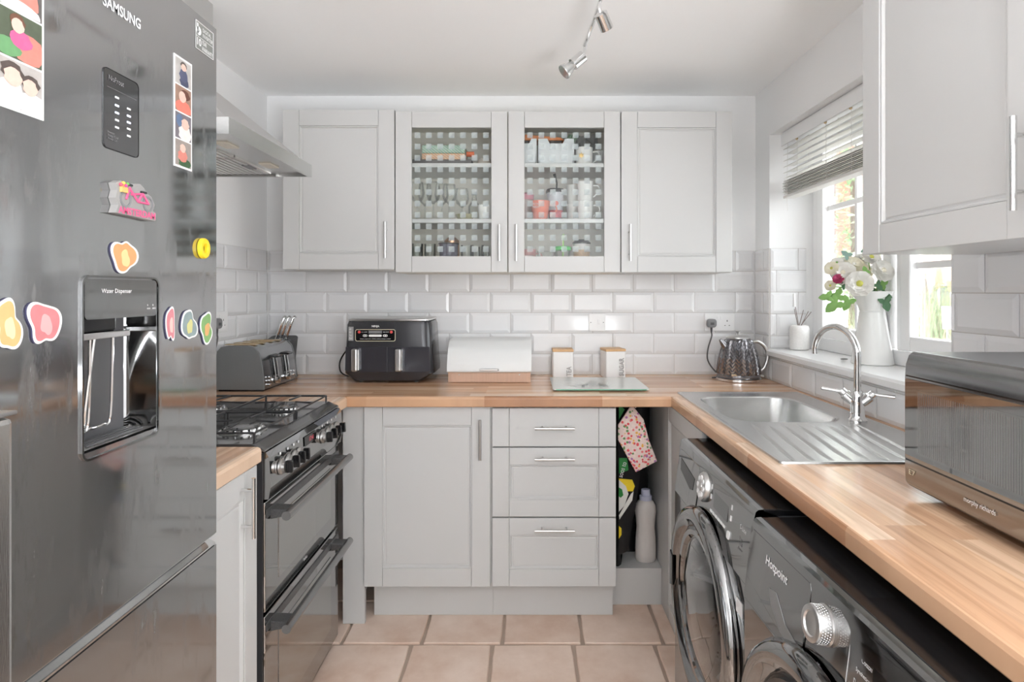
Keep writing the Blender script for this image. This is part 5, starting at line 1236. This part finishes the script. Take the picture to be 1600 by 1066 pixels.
# ================================================================ BLIND
XBL = 1.195; b0, b1 = WY0+.02, 2.685
t = thing('venetian_blind', 'white venetian blind half raised in the window recess', 'blind', (XBL, 2.1, 2.0))
obj('headrail', MB().box(XBL-.028, XBL+.03, b0, b1, 2.004, WZ1-.001), M_white, t, bevel=.002)
obj('pelmet', MB().box(XBL-.036, XBL-.029, b0, b1, 1.985, WZ1-.012), M_white, t, bevel=.001)
sl = MB()
for i in range(6):
    a, b = -.025+i*.05/6, -.025+(i+1)*.05/6; f = lambda x: .003-(x/.025)**2*.003
    sl.add([(a, 0, f(a)), (b, 0, f(b)), (b, 1, f(b)), (a, 1, f(a)), (a, 0, f(a)-.0025), (b, 0, f(b)-.0025), (b, 1, f(b)-.0025), (a, 1, f(a)-.0025)], [(0, 1, 2, 3), (7, 6, 5, 4), (0, 4, 5, 1), (3, 2, 6, 7)]+([(0, 3, 7, 4)] if i == 0 else [])+([(1, 5, 6, 2)] if i == 5 else []))
me = mesh_of('slat', sl, M_slat); L_ = b1-b0
tilt = .0
zs = [1.975, 1.948, 1.921, 1.894, 1.867, 1.842]+[1.825-.0045*k for k in range(14)]
for k, z in enumerate(zs):
    m4 = Matrix.Translation((XBL-t.location.x+(.004*math.sin(k*2.1) if k > 5 else 0), b0-t.location.y, z-t.location.z)) @ Matrix.Rotation(math.radians(-8 if k < 6 else 0), 4, 'Y') @ Matrix.Diagonal((1, L_, 1, 1))
    o = place('slat', me, m4, t)
obj('bottom_rail', MB().box(XBL-.026, XBL+.026, b0, b1, 1.745, 1.758), M_slat, t, bevel=.003)
for y in (b0+.12, 2.12, 2.30, b1-.14):
    for dx in (-.024, .024): obj('ladder_cord', MB().tube([(XBL+dx, y, 2.006), (XBL+dx, y, 1.758)], .0011, 5), M_slat, t)
    obj('cord_knot', MB().sphere((XBL-.027, y, 1.985), .006, 8, 5), mat('knot', L(206, 180, 140), .8), t)
m = MB(); m.tube(spline([(XBL-.03, b1-.06, 2.0), (XBL-.034, b1-.06, 1.8), (XBL-.033, b1-.062, 1.68)], 5), .0012, 5); obj('pull_cord', m, M_slat, t)

# ================================================================ CEILING SPOTLIGHT
t = thing('ceiling_spotlight', 'chrome spotlight bar with swivel heads on the ceiling', 'ceiling light', (.21, 1.6, ZC))
obj('ceiling_plate', MB().lathe([(.05, ZC-.0005), (.05, ZC-.018), (.045, ZC-.022), (.001, ZC-.022)], (.215, 1.55, 0), 28), M_chrome, t, smooth=True)
obj('bar_stem', MB().cyl((.215, 1.55, ZC-.065), .007, .05), M_chrome, t)
bar = [(.150, .98, 2.225), (.195, 1.25, 2.222), (.218, 1.55, 2.222), (.222, 1.80, 2.215), (.208, 1.98, 2.195), (.199, 2.06, 2.185)]
obj('bar', MB().tube(spline(bar, 6), .0065, 8), M_chrome, t, smooth=True)
def spot(p, d, ln, bulb):
    p = Vector(p); d = Vector(d).normalized()
    m = MB(); m.tube([p+Vector((0, 0, .002)), p+Vector((0, 0, -.02)), p+Vector((0, 0, -.03))+d*.01], [.005, .006, .006], 8); h_ = obj('swivel', m, M_chrome, t, smooth=True)
    q = p+Vector((0, 0, -.030))+d*.004
    m = MB(); m.tube([q, q+d*.004, q+d*ln], [.012, .021, .021], 22); obj('head', m, M_chrome, h_, smooth=True, angle=30)
    if bulb:
        m = MB(); m.tube([q+d*ln, q+d*(ln+.012), q+d*(ln+.040), q+d*(ln+.044)], [.014, .018, .027, .026], 22); obj('bulb', m, mat('bulb_glass', (.62, .63, .62), .12, .7), h_, smooth=True)
spot((.199, 2.06, 2.183), (-.62, -.1, -.55), .052, True)
spot((.220, 1.80, 2.213), (.42, .5, -.62), .055, False)
spot((.190, 1.22, 2.220), (-.62, .1, -.55), .052, True)

# ================================================================ CORNER NOOK
sh = .1555
t = thing('detergent_bottle', 'white detergent bottle with lilac cap on the low corner shelf', 'bottle', (.505, 2.52, .155))
nx, ny = .510, 2.540
prof = [(.001, 0), (.040, .001), (.044, .010), (.045, .05), (.043, .10), (.039, .145), (.042, .185), (.046, .215), (.044, .238), (.034, .256), (.018, .265), (.018, .275)]
m = MB(); m.lathe([(r, sh+h) for r, h in prof], (nx, ny, 0), 28, 'z', 1, .75); obj('body', m, mat('bottle_white', L(214, 208, 204), .35), t, smooth=True)
m = MB(); m.lathe([(.027, sh+.262), (.027, sh+.280), (.020, sh+.282), (.019, sh+.306), (.017, sh+.308), (.001, sh+.308)], (nx, ny, 0), 24, 'z', 1, .8); obj('cap', m, mat('cap_lilac', L(196, 198, 220), .35), t, smooth=True)
m = MB()
for k in range(9): pass
def flank(s_):
    m = MB(); P = []
    for k in range(9):
        v = k/8; z = sh+.03+.19*v; x = nx+s_*(.030-.018*math.sin(PI*v)); P.append((x, ny-.020-.010*math.sin(PI*v)*0, z))
    m.tube(P, [.003]*9, 6); return m
for s_ in (-1, 1): obj('grip_ridge', flank(s_), MATS['bottle_white'], t, smooth=True)
# floral cloth
t = thing('floral_cloth', 'folded floral cloth bag hanging in the corner gap under the worktop', 'cloth', (.42, 2.42, .85))
cl = [(ux(x, 2.40), vz(y, 2.40)) for x, y in ((966, 664), (984, 637), (990, 636), (1006, 656), (1014, 688), (1027, 721), (994, 739), (966, 688))]
m = MB(); N_ = len(cl); cx_ = sum(p[0] for p in cl)/N_; cz_ = sum(p[1] for p in cl)/N_
rings = []
for s_, dyy in ((1, .006), (1.0, -.004), (.7, -.014), (.35, -.017)):
    rings.append([(cx_+(p[0]-cx_)*s_, 2.405+dyy+.004*math.sin(i*1.7+s_*4), cz_+(p[1]-cz_)*s_) for i, p in enumerate(cl)])
vs = [p for r_ in rings for p in r_]; m.add(vs, [(k*N_+i, k*N_+(i+1) % N_, (k+1)*N_+(i+1) % N_, (k+1)*N_+i) for k in range(3) for i in range(N_)]+[tuple(3*N_+i for i in range(N_)), tuple(range(N_))[::-1]])
fl = bpy.data.materials.new('floral_print'); fl.use_nodes = True; nt = fl.node_tree; b = nt.nodes['Principled BSDF']; b.inputs['Roughness'].default_value = .8
tc = nt.nodes.new('ShaderNodeTexCoord'); vo = nt.nodes.new('ShaderNodeTexVoronoi'); vo.inputs['Scale'].default_value = 85; nt.links.new(tc.outputs['Object'], vo.inputs['Vector'])
rp = nt.nodes.new('ShaderNodeValToRGB'); rp.color_ramp.interpolation = 'CONSTANT'; e = rp.color_ramp.elements; e[0].position = 0; e[0].color = L(226, 90, 96); e[1].position = .3; e[1].color = L(244, 226, 216)
for p_, c_ in ((.45, L(180, 120, 170)), (.58, L(242, 222, 214)), (.72, L(110, 150, 96)), (.82, L(232, 130, 130)), (.92, L(236, 180, 90))): q = e.new(p_); q.color = c_
sx_ = nt.nodes.new('ShaderNodeSeparateColor'); nt.links.new(vo.outputs['Color'], sx_.inputs[0]); nt.links.new(sx_.outputs[0], rp.inputs[0])
lt = nt.nodes.new('ShaderNodeMath'); lt.operation = 'LESS_THAN'; lt.inputs[1].default_value = .46; nt.links.new(vo.outputs['Distance'], lt.inputs[0])
mx = nt.nodes.new('ShaderNodeMix'); mx.data_type = 'RGBA'; mx.inputs[6].default_value = L(238, 216, 208); nt.links.new(lt.outputs[0], mx.inputs[0]); nt.links.new(rp.outputs[0], mx.inputs[7]); nt.links.new(mx.outputs[2], b.inputs['Base Color'])
obj('cloth', m, fl, t, bevel=.002, smooth=True)
obj('hanging_loop', MB().tube([(cx_-.0, 2.405, vz(638, 2.4)), (cx_+.002, 2.41, .8695)], .003, 6), fl, t)
# black carrier bags
def bag(x0, x1, y, z0, z1, lean, mt, label, extra=None, name='carrier_bag'):
    t = thing(name, label, 'bag', ((x0+x1)/2, y, z0))
    m = MB(); nx_, nz_ = 8, 14; rng = random.Random(int(x0*1000)); vs = []
    for side in (0, 1):
        for j in range(nz_+1):
            v = j/nz_
            for i in range(nx_+1):
                u = i/nx_; edge_ = 4*u*(1-u)
                x = x0+(x1-x0)*u+lean*v; th = .018*edge_*(1-.5*v)
                yy = y+(th if side else -th)+.006*math.sin(7*u+5*v)*(1-abs(2*u-1))+.004*math.sin(13*v+3*side)
                vs.append((x, yy, z0+(z1-z0)*v))
    n1 = (nx_+1)*(nz_+1); fs = []
    for sd in (0, 1):
        for j in range(nz_):
            for i in range(nx_):
                a = sd*n1+j*(nx_+1)+i; fs.append((a, a+1, a+nx_+2, a+nx_+1))
    m.add(vs, fs); obj('bag', m, mt, t, smooth=True)
    return t
Mbag = mat('bag_black', (.012, .012, .013), .22, bump=(30, .6))
t = bag(.350, .535, 2.64, sh, .862, .015, Mbag, 'black glossy plastic bag at the back of the corner gap')
t = bag(.352, .398, 2.50, sh, .62, .045, Mbag, 'folded black bag leaning by the drawer cabinet behind the bottle')
t = thing('carrier_bag', 'black yellow and white printed shopping bag in the corner gap', 'bag', (.37, 2.40, .3))
def patch(pts, Y, mt, nm, th=.002):
    return MB().prism([(ux(x, Y), vz(y, Y)) for x, y in pts], Y, Y+th, 'y') if False else MB(lambda p: (p[0], p[2], p[1])).prism([(ux(x, Y), vz(y, Y)) for x, y in pts], Y, Y+th, 'z')
Yb = 2.44
obj('bag', patch([(967, 640), (1002, 640), (1000, 745), (992, 800), (980, 862), (967, 868)], Yb, None, '', .006), Mbag, t)
obj('green_print', patch([(967, 716), (980, 716), (982, 735), (967, 740)], Yb-.003, None, ''), mat('print_green', L(40, 130, 60), .5), t)
obj('green_print', patch([(967, 632), (976, 640), (967, 656)], Yb-.003, None, ''), MATS['print_green'], t)
obj('yellow_print', patch([(967, 748), (988, 750), (992, 760), (989, 768), (980, 768), (967, 790)], Yb-.003, None, ''), mat('print_yellow', L(238, 208, 40), .5), t)
obj('white_print', patch([(967, 750), (978, 760), (982, 772), (976, 790), (967, 800)], Yb-.005, None, ''), mat('print_white', L(226, 224, 218), .5), t)
obj('white_print', patch([(986, 772), (990, 768), (988, 782), (968, 812), (967, 806)], Yb-.005, None, ''), MATS['print_white'], t)
obj('leaf_print', patch([(967, 762), (972, 765), (974, 774), (970, 778), (967, 776)], Yb-.007, None, ''), MATS['print_green'], t)
obj('yellow_print', patch([(967, 822), (971, 826), (971, 836), (967, 842)], Yb-.003, None, ''), MATS['print_yellow'], t)
text('lettering', 'soos to', Fr((ux(972, Yb), Yb-.006, vz(746, Yb)), (.28, 0, .96), (0, -1, 0), (-.96, 0, .28)), M_ink, t, width=.065, height=.016)

# ================================================================ CUPBOARD CONTENTS
def R(prof, x, y, seg=22, sy=1): return MB().lathe(prof, (x, y, 0), seg, 'z', 1, sy)
def cup_handle(x, y, z0, h, s_, r, mt, t, th=.0032):
    obj('handle', MB().tube(spline([(x+s_*r*.96, y, z0+h*.80), (x+s_*(r+.022), y-.004, z0+h*.78), (x+s_*(r+.028), y-.006, z0+h*.5), (x+s_*r*.98, y, z0+h*.22)], 5), th, 7), mt, t, smooth=True)
def mug(x, y, z, r, h, mt, label, side=1, taper=.92, cat='mug', group=None):
    t = thing('mug', label, cat, (x, y, z), group=group); z += .0006
    obj('body', R([(r*taper*.9, z), (r*taper, z+.004), (r, z+h), (r-.003, z+h), (r*taper-.004, z+.006), (.001, z+.006)], x, y), mt, t, smooth=True)
    cup_handle(x, y, z, h, side, r, mt, t); return t
Ws = ZB0+.016; S1, S2 = ZSH
def cx(x, Y=2.72): return ux(x, Y)
# right glass cabinet
Y = 2.70
for px0, px1, lb in ((808, 838.5, 'white plastic basket at the left of the top cupboard shelf'), (841, 897, 'white open handled plastic basket on the top cupboard shelf')):
    a, b = ux(px0, 2.66), ux(px1, 2.66)
    if px0 == 808: a = XS[2]+.02
    t = thing('storage_basket', lb, 'basket', ((a+b)/2, 2.72, S2)); z = S2+.0006; H = .122
    w = .0025; bs = .006
    obj('tub', MB().prism([(a+bs, z), (b-bs, z), (b, z+H), (a, z+H)], 0, 0, 'y') if False else MB().box(a+bs, b-bs, 2.665, 2.80, z, z+w).box(a, a+w, 2.66, 2.80, z+w, z+H).box(b-w, b, 2.66, 2.80, z+w, z+H).box(a+w, b-w, 2.80, 2.803, z+w, z+H), mat('basket_white', L(226, 229, 231), .45), t)
    hw = (b-a)/2; mx_ = (a+b)/2; ho = .030 if px0 > 810 else .02
    m = MB(lambda p: (p[0], p[2], p[1])); m.prism([(a+bs, z), (b-bs, z), (b, z+H), (mx_+ho+.01, z+H), (mx_+ho, z+H-.022), (mx_-ho, z+H-.022), (mx_-ho-.01, z+H), (a, z+H)], 2.657, 2.660, 'z')
    obj('front_wall', m, MATS['basket_white'], t, bevel=.001)
    m = MB(); m.box(mx_-ho+.004, mx_+ho-.002, 2.70, 2.72, z+.06, z+H+.004); obj('contents', m, mat('contents_dark', L(92, 84, 80), .7, noise=(80, .5)), t, bevel=.004)
t = thing('paper_packet', 'orange and white packet lying over the top shelf baskets', 'packet', (cx(870), 2.74, S2+.13))
obj('packet', MB().prism([(cx(842, 2.7), S2+.128), (cx(880, 2.7), S2+.126), (cx(880, 2.7), S2+.139), (cx(846, 2.7), S2+.147)], 2.69, 2.79, 'y') if False else MB(lambda p: (p[0], p[2], p[1])).prism([(cx(820, 2.7), S2+.1235), (cx(882, 2.7), S2+.1235), (cx(876, 2.7), S2+.136), (cx(845, 2.7), S2+.144), (cx(820, 2.7), S2+.150)], 2.69, 2.79, 'z'), mat('packet_orange', L(226, 140, 84), .5, noise=(30, .25)), t, bevel=.002)
t = thing('wrapped_straws', 'green wrapped bundle between the top shelf baskets and the mugs', 'packet', (cx(893), 2.75, S2+.12))
m = MB()
for k in range(7): m.tube([(cx(884+k*2, 2.75), 2.76, S2+.125), (cx(890+k*2.4, 2.75), 2.79, S2+.175)], .0035, 6)
obj('straws', m, mat('straw_green', L(150, 176, 150), .6), t, kind='stuff')
t = thing('plastic_bag', 'crumpled clear plastic bag filling the top right shelf corner', 'bag', (cx(925), 2.83, S2+.1))
m = MB(); rng = random.Random(2); nn = 7; vs = []
for j in range(nn+1):
    for i in range(nn+1): vs.append((cx(892)+.14*i/nn, 2.83+rng.uniform(-.03, .03), S2+.02+.165*j/nn))
m.add(vs, [(j*(nn+1)+i, j*(nn+1)+i+1, (j+1)*(nn+1)+i+1, (j+1)*(nn+1)+i) for j in range(nn) for i in range(nn)])
obj('film', m, mat('grey_film', L(150, 150, 148), .25), t, fix=False)
t = mug(cx(913, 2.69), 2.69, S2, .040, .085, M_china, 'white mug with gold starburst on the top cupboard shelf')
m = MB()
for k in range(12):
    a = 2*PI*k/12; l = .018 if k % 2 else .012; x0_, z0_ = cx(907, 2.69), S2+.045
    m.add([(x0_+.003*math.cos(a+1.2), 2.6475, z0_+.003*math.sin(a+1.2)), (x0_+.003*math.cos(a-1.2), 2.6475, z0_+.003*math.sin(a-1.2)), (x0_+l*math.cos(a), 2.6495, z0_+l*math.sin(a))], [(0, 1, 2)])
obj('gold_star', m, mat('gold_leaf', (.65, .45, .18), .35, .8), t, fix=False)
mug(cx(936, 2.76), 2.76, S2, .036, .085, mat('mug_grey', L(196, 198, 198), .2), 'pale grey mug at the right end of the top cupboard shelf')
# middle shelf
t = mug(cx(844, 2.68), 2.68, S1, .046, .088, mat('mug_coral', L(232, 138, 118), .3), 'coral pink mug with white print on the middle cupboard shelf', taper=.72)
text('lettering', 'TO THE\nMOON', Fr((cx(832, 2.68), 2.6325, S1+.052), (1, 0, 0), (0, -1, 0)), M_ink, t, width=.034, height=.022)
t = thing('lidded_jar', 'pink lidded jar at the left end of the middle cupboard shelf', 'jar', (cx(820), 2.78, S1)); xx, yy, z = cx(822, 2.79), 2.79, S1+.0006
obj('body', R([(.028, z), (.032, z+.01), (.034, z+.11)], xx, yy), mat('jar_pale', L(206, 190, 186), .3), t, smooth=True)
obj('lid', R([(.037, z+.110), (.037, z+.135), (.020, z+.145), (.001, z+.146)], xx, yy), mat('lid_pink', L(226, 150, 166), .4), t, smooth=True)
t = thing('travel_cup', 'tall pale travel cup with black lid and straw beside the coral mug', 'cup', (cx(869), 2.76, S1)); xx, yy, z = cx(868, 2.755), 2.755, S1+.0006
obj('body', R([(.024, z), (.028, z+.006), (.041, z+.138)], xx, yy), mat('cup_pale', L(206, 208, 214), .3), t, smooth=True)
obj('lid', R([(.0455, z+.138), (.0455, z+.148), (.041, z+.156), (.001, z+.157)], xx, yy), M_black, t, smooth=True)
obj('straw', MB().tube([(xx+.004, yy, z+.15), (xx+.006, yy, z+.185), (xx-.006, yy-.005, z+.228)], [.004, .004, .007], 8), M_black, t)
obj('printed_band', R([(.0300, z+.02), (.0345, z+.055)], xx, yy), mat('band_pink', L(216, 120, 128), .4, noise=(60, .4)), t, smooth=True)
obj('red_badge', MB(lambda p: (p[0], p[2], p[1])).prism([(cx(869, 2.72)+.011*math.cos(i*PI/8), z+.085+.011*math.sin(i*PI/8)) for i in range(16)], 2.7160, 2.7180, 'z'), mat('badge', L(214, 112, 98), .4), t)
for px_, py_, lb in ((914, 2.685, 'front'), (897, 2.78, 'back')):
    for lv in (0, 1):
        mug(cx(px_, py_), py_, S1+lv*.0895, .038, .088, M_china if lb == 'front' else mat('china_dull', L(224, 224, 220), .2), '%s white tall mug in the %s stack on the middle shelf' % (('upper', 'lower')[1-lv], lb), group='stacked white mugs', taper=.86)
# bottom of right cabinet
mug(cx(822, 2.70), 2.70, Ws, .034, .065, mat('mug_blush', L(236, 214, 210), .25), 'blush mug at the left of the bottom cupboard shelf')
t = mug(cx(826, 2.80), 2.80, Ws, .036, .10, mat('mug_rose', L(230, 170, 168), .3), 'rose mug behind the blush mug on the bottom shelf')
t = thing('tumbler', 'clear tumbler with red cross pattern on the bottom cupboard shelf', 'glass', (cx(852), 2.70, Ws)); xx, yy, z = cx(853, 2.70), 2.70, Ws+.0006
obj('body', R([(.030, z), (.033, z+.055)], xx, yy), mat('red_glass', L(226, 56, 56), .15), t, smooth=True)
obj('white_star', MB(lambda p: (p[0], p[2], p[1])).prism([(xx+(.009 if i % 2 else .018)*math.cos(i*PI/4), z+.020+(.004 if i % 2 else .014)*math.sin(i*PI/4)) for i in range(8)], yy-.0345, yy-.0330, 'z'), M_ink, t)
obj('clear_rim', R([(.036, z+.001), (.040, z+.085)], xx, yy+.0), M_cup, t, smooth=True)
t = thing('lidded_tumbler', 'clear tumbler with bright green lid and straw', 'cup', (cx(880), 2.72, Ws)); xx, yy, z = cx(879, 2.71), 2.71, Ws+.0006
obj('body', R([(.030, z), (.033, z+.004), (.037, z+.090)], xx, yy), M_cup, t, smooth=True)
obj('lid', R([(.040, z+.090), (.040, z+.104), (.034, z+.108), (.001, z+.109)], xx, yy), mat('lid_green', L(96, 214, 110), .3), t, smooth=True)
obj('straw', MB().tube([(xx, yy, z+.005), (xx+.004, yy, z+.165)], .0035, 8), mat('straw_lime', L(180, 230, 120), .3), t)
obj('printed_motif', MB().sphere((xx+.008, yy-.032, z+.032), .010, 10, 6, 1, .3, 1), MATS['badge'], t)
t = thing('travel_cup', 'white patterned travel cup with domed black lid on the bottom shelf', 'cup', (cx(908), 2.72, Ws)); xx, yy, z = cx(908.5, 2.70), 2.70, Ws+.0006
obj('body', R([(.032, z), (.035, z+.006), (.0385, z+.118)], xx, yy), mat('cup_print', L(214, 210, 206), .3), t, smooth=True)
obj('gold_band', R([(.0376, z+.058), (.0388, z+.090)], xx, yy), mat('band_gold', L(190, 156, 120), .5, noise=(120, .5)), t, smooth=True)
obj('green_band', R([(.0365, z+.010), (.0376, z+.035)], xx, yy), mat('band_green', L(130, 160, 120), .5, noise=(120, .6)), t, smooth=True)
obj('lid', R([(.0425, z+.118), (.0425, z+.124), (.030, z+.138), (.001, z+.140)], xx, yy), M_black, t, smooth=True)
def tumbler(x, y, z, r, h, label, group):
    t = thing('drinking_glass', label, 'glass', (x, y, z), group=group); z += .0006
    obj('bowl', R([(r*.9, z), (r, z+h), (r-.0015, z+h), (r*.9-.002, z+.008), (.001, z+.008)], x, y, 18), M_cup, t, smooth=True); return t
def wine(x, y, z, r, h, label, group):
    t = thing('wine_glass', label, 'glass', (x, y, z), group=group); z += .0006
    obj('foot', R([(r*.85, z), (r*.85, z+.002), (.004, z+.006), (.003, z+h*.42), (.006, z+h*.45)], x, y, 18), M_cup, t, smooth=True)
    obj('bowl', R([(.004, z+h*.44), (r*.8, z+h*.56), (r, z+h*.72), (r*.8, z+h), (r*.78, z+h)], x, y, 18), M_cup, t, smooth=True)
for k, (px_, Y_, h) in enumerate(((652, 2.68, .175), (677, 2.70, .18), (702, 2.68, .165), (722, 2.76, .16), (664, 2.80, .19), (690, 2.80, .19))):
    wine(cx(px_, Y_), Y_, S1, .034, h, '%s in the glass cupboard' % ['leftmost front wine glass', 'second front wine glass from the left', 'third front wine glass from the left', 'rightmost wine glass', 'back wine glass at the left', 'back wine glass at the right'][k], 'wine glasses on the middle shelf')
t = thing('spirit_bottle', 'slim clear bottle standing right of the wine glasses', 'bottle', (cx(738), 2.72, S1)); xx, yy, z = cx(741, 2.72), 2.72, S1+.0006
obj('body', R([(.026, z), (.028, z+.07), (.012, z+.095), (.010, z+.125)], xx, yy), M_cup, t, smooth=True)
obj('cap', R([(.012, z+.125), (.012, z+.140), (.001, z+.141)], xx, yy), M_grey, t, smooth=True)
mug(cx(758, 2.68), 2.68, S1, .033, .070, M_china, 'small white cup at the right end of the wine glass shelf')
t = thing('serving_dish', 'shallow patterned dish between the wine glasses and the small cup', 'dish', (cx(724), 2.67, S1)); z = S1+.0006
obj('bowl', R([(.030, z), (.046, z+.026), (.043, z+.026), (.028, z+.005), (.001, z+.005)], cx(727, 2.675), 2.675), mat('dish_olive', L(176, 172, 140), .3, noise=(70, .3)), t, smooth=True)
# top shelf left
t = thing('dark_tray', 'dark grey tray lying on the top shelf under the striped packet', 'tray', (cx(690), 2.74, S2)); z = S2+.0006
obj('tray', MB().box(cx(644, 2.68), cx(738, 2.68), 2.665, 2.85, z, z+.030), mat('tray_dark', L(104, 100, 100), .4), t, bevel=.004)
t = thing('striped_packet', 'mint and orange striped paper straw packet on the top left shelf', 'packet', (cx(693), 2.74, S2+.031)); z = S2+.0312
sm = bpy.data.materials.new('mint_stripes'); sm.use_nodes = True; nt = sm.node_tree; b = nt.nodes['Principled BSDF']; tc = nt.nodes.new('ShaderNodeTexCoord'); mp = nt.nodes.new('ShaderNodeMapping'); mp.inputs['Rotation'].default_value = (0, .9, 0)
wv = nt.nodes.new('ShaderNodeTexWave'); wv.inputs['Scale'].default_value = 34; rp = nt.nodes.new('ShaderNodeValToRGB'); rp.color_ramp.elements[0].position = .45; rp.color_ramp.elements[0].color = L(132, 178, 158); rp.color_ramp.elements[1].position = .55; rp.color_ramp.elements[1].color = L(206, 214, 200)
nt.links.new(tc.outputs['Object'], mp.inputs[0]); nt.links.new(mp.outputs[0], wv.inputs[0]); nt.links.new(wv.outputs[0], rp.inputs[0]); nt.links.new(rp.outputs[0], b.inputs['Base Color'])
so = sm.copy(); so.name = 'orange_stripes'; r2 = [n_ for n_ in so.node_tree.nodes if n_.type == 'VALTORGB'][0]; r2.color_ramp.elements[0].color = L(226, 160, 120); r2.color_ramp.elements[1].color = L(220, 206, 180)
obj('mint_packet', MB().box(cx(660, 2.69), cx(727, 2.69), 2.675, 2.80, z+.030, z+.066), sm, t, bevel=.003)
obj('orange_packet', MB().box(cx(660, 2.69), cx(727, 2.69), 2.675, 2.80, z, z+.029), so, t, bevel=.003)
obj('orange_cap', MB().lathe([(.012, 0), (.012, .035)], (cx(729, 2.7), 2.70, z+.03), 14, 'x'), mat('cap_orange', L(232, 112, 62), .4), t, smooth=True)
t = thing('mixing_bowl', 'cream upturned bowl at the right of the top left shelf', 'bowl', (cx(755), 2.72, S2)); z = S2+.0006
obj('bowl', R([(.042, z), (.040, z+.012), (.026, z+.040), (.012, z+.048), (.001, z+.048)], cx(757, 2.715), 2.715), mat('bowl_cream', L(214, 206, 196), .3), t, smooth=True)
t = thing('foil_roll', 'dark roll lying along the back of the top left shelf', 'roll', (cx(700, 2.84), 2.8, S2+.14)); 
obj('roll', MB().lathe([(.016, cx(650, 2.86)), (.016, cx(770, 2.86))], (0, 2.868, S2+.017), 16, 'x'), mat('roll_grey', L(120, 114, 112), .3), t, smooth=True)
# bottom left
for k, (px_, Y_) in enumerate(((652, 2.68), (672, 2.69), (729, 2.69), (746, 2.68), (762, 2.69), (650, 2.78), (756, 2.79))):
    tumbler(cx(px_, Y_), Y_, Ws, .027, .118 if k < 2 else .112, '%s on the bottom cupboard shelf' % ['leftmost tall tumbler', 'tumbler just left of the patterned cup', 'tumbler just right of the patterned cup', 'middle one of the right tumblers', 'rightmost tall tumbler', 'tumbler behind the leftmost one', 'tumbler behind the rightmost one'][k], 'tall tumblers on the bottom shelf')
t = thing('travel_cup', 'dark patterned cup with black lid and pink motif among the tumblers', 'cup', (cx(701), 2.69, Ws)); xx, yy, z = cx(701, 2.69), 2.69, Ws+.0006
obj('body', R([(.036, z), (.040, z+.008), (.043, z+.115)], xx, yy), mat('cup_dark', L(104, 102, 116), .35, noise=(140, .55)), t, smooth=True)
obj('lid', R([(.0475, z+.115), (.0475, z+.121), (.001, z+.123)], xx, yy), M_blackp, t, smooth=True)
obj('pink_motif', MB().sphere((xx+.012, yy-.036, z+.042), .016, 10, 6, 1, .4, .6), mat('motif_pink', L(214, 96, 120), .5), t, smooth=True)
t = thing('copper_mug', 'copper rimmed cup behind the dark patterned cup', 'mug', (cx(707, 2.8), 2.80, Ws)); z = Ws+.0006
obj('body', R([(.034, z), (.036, z+.10), (.036, z+.142), (.020, z+.156), (.001, z+.158)], cx(706, 2.80), 2.80), MATS['copper'], t, smooth=True)
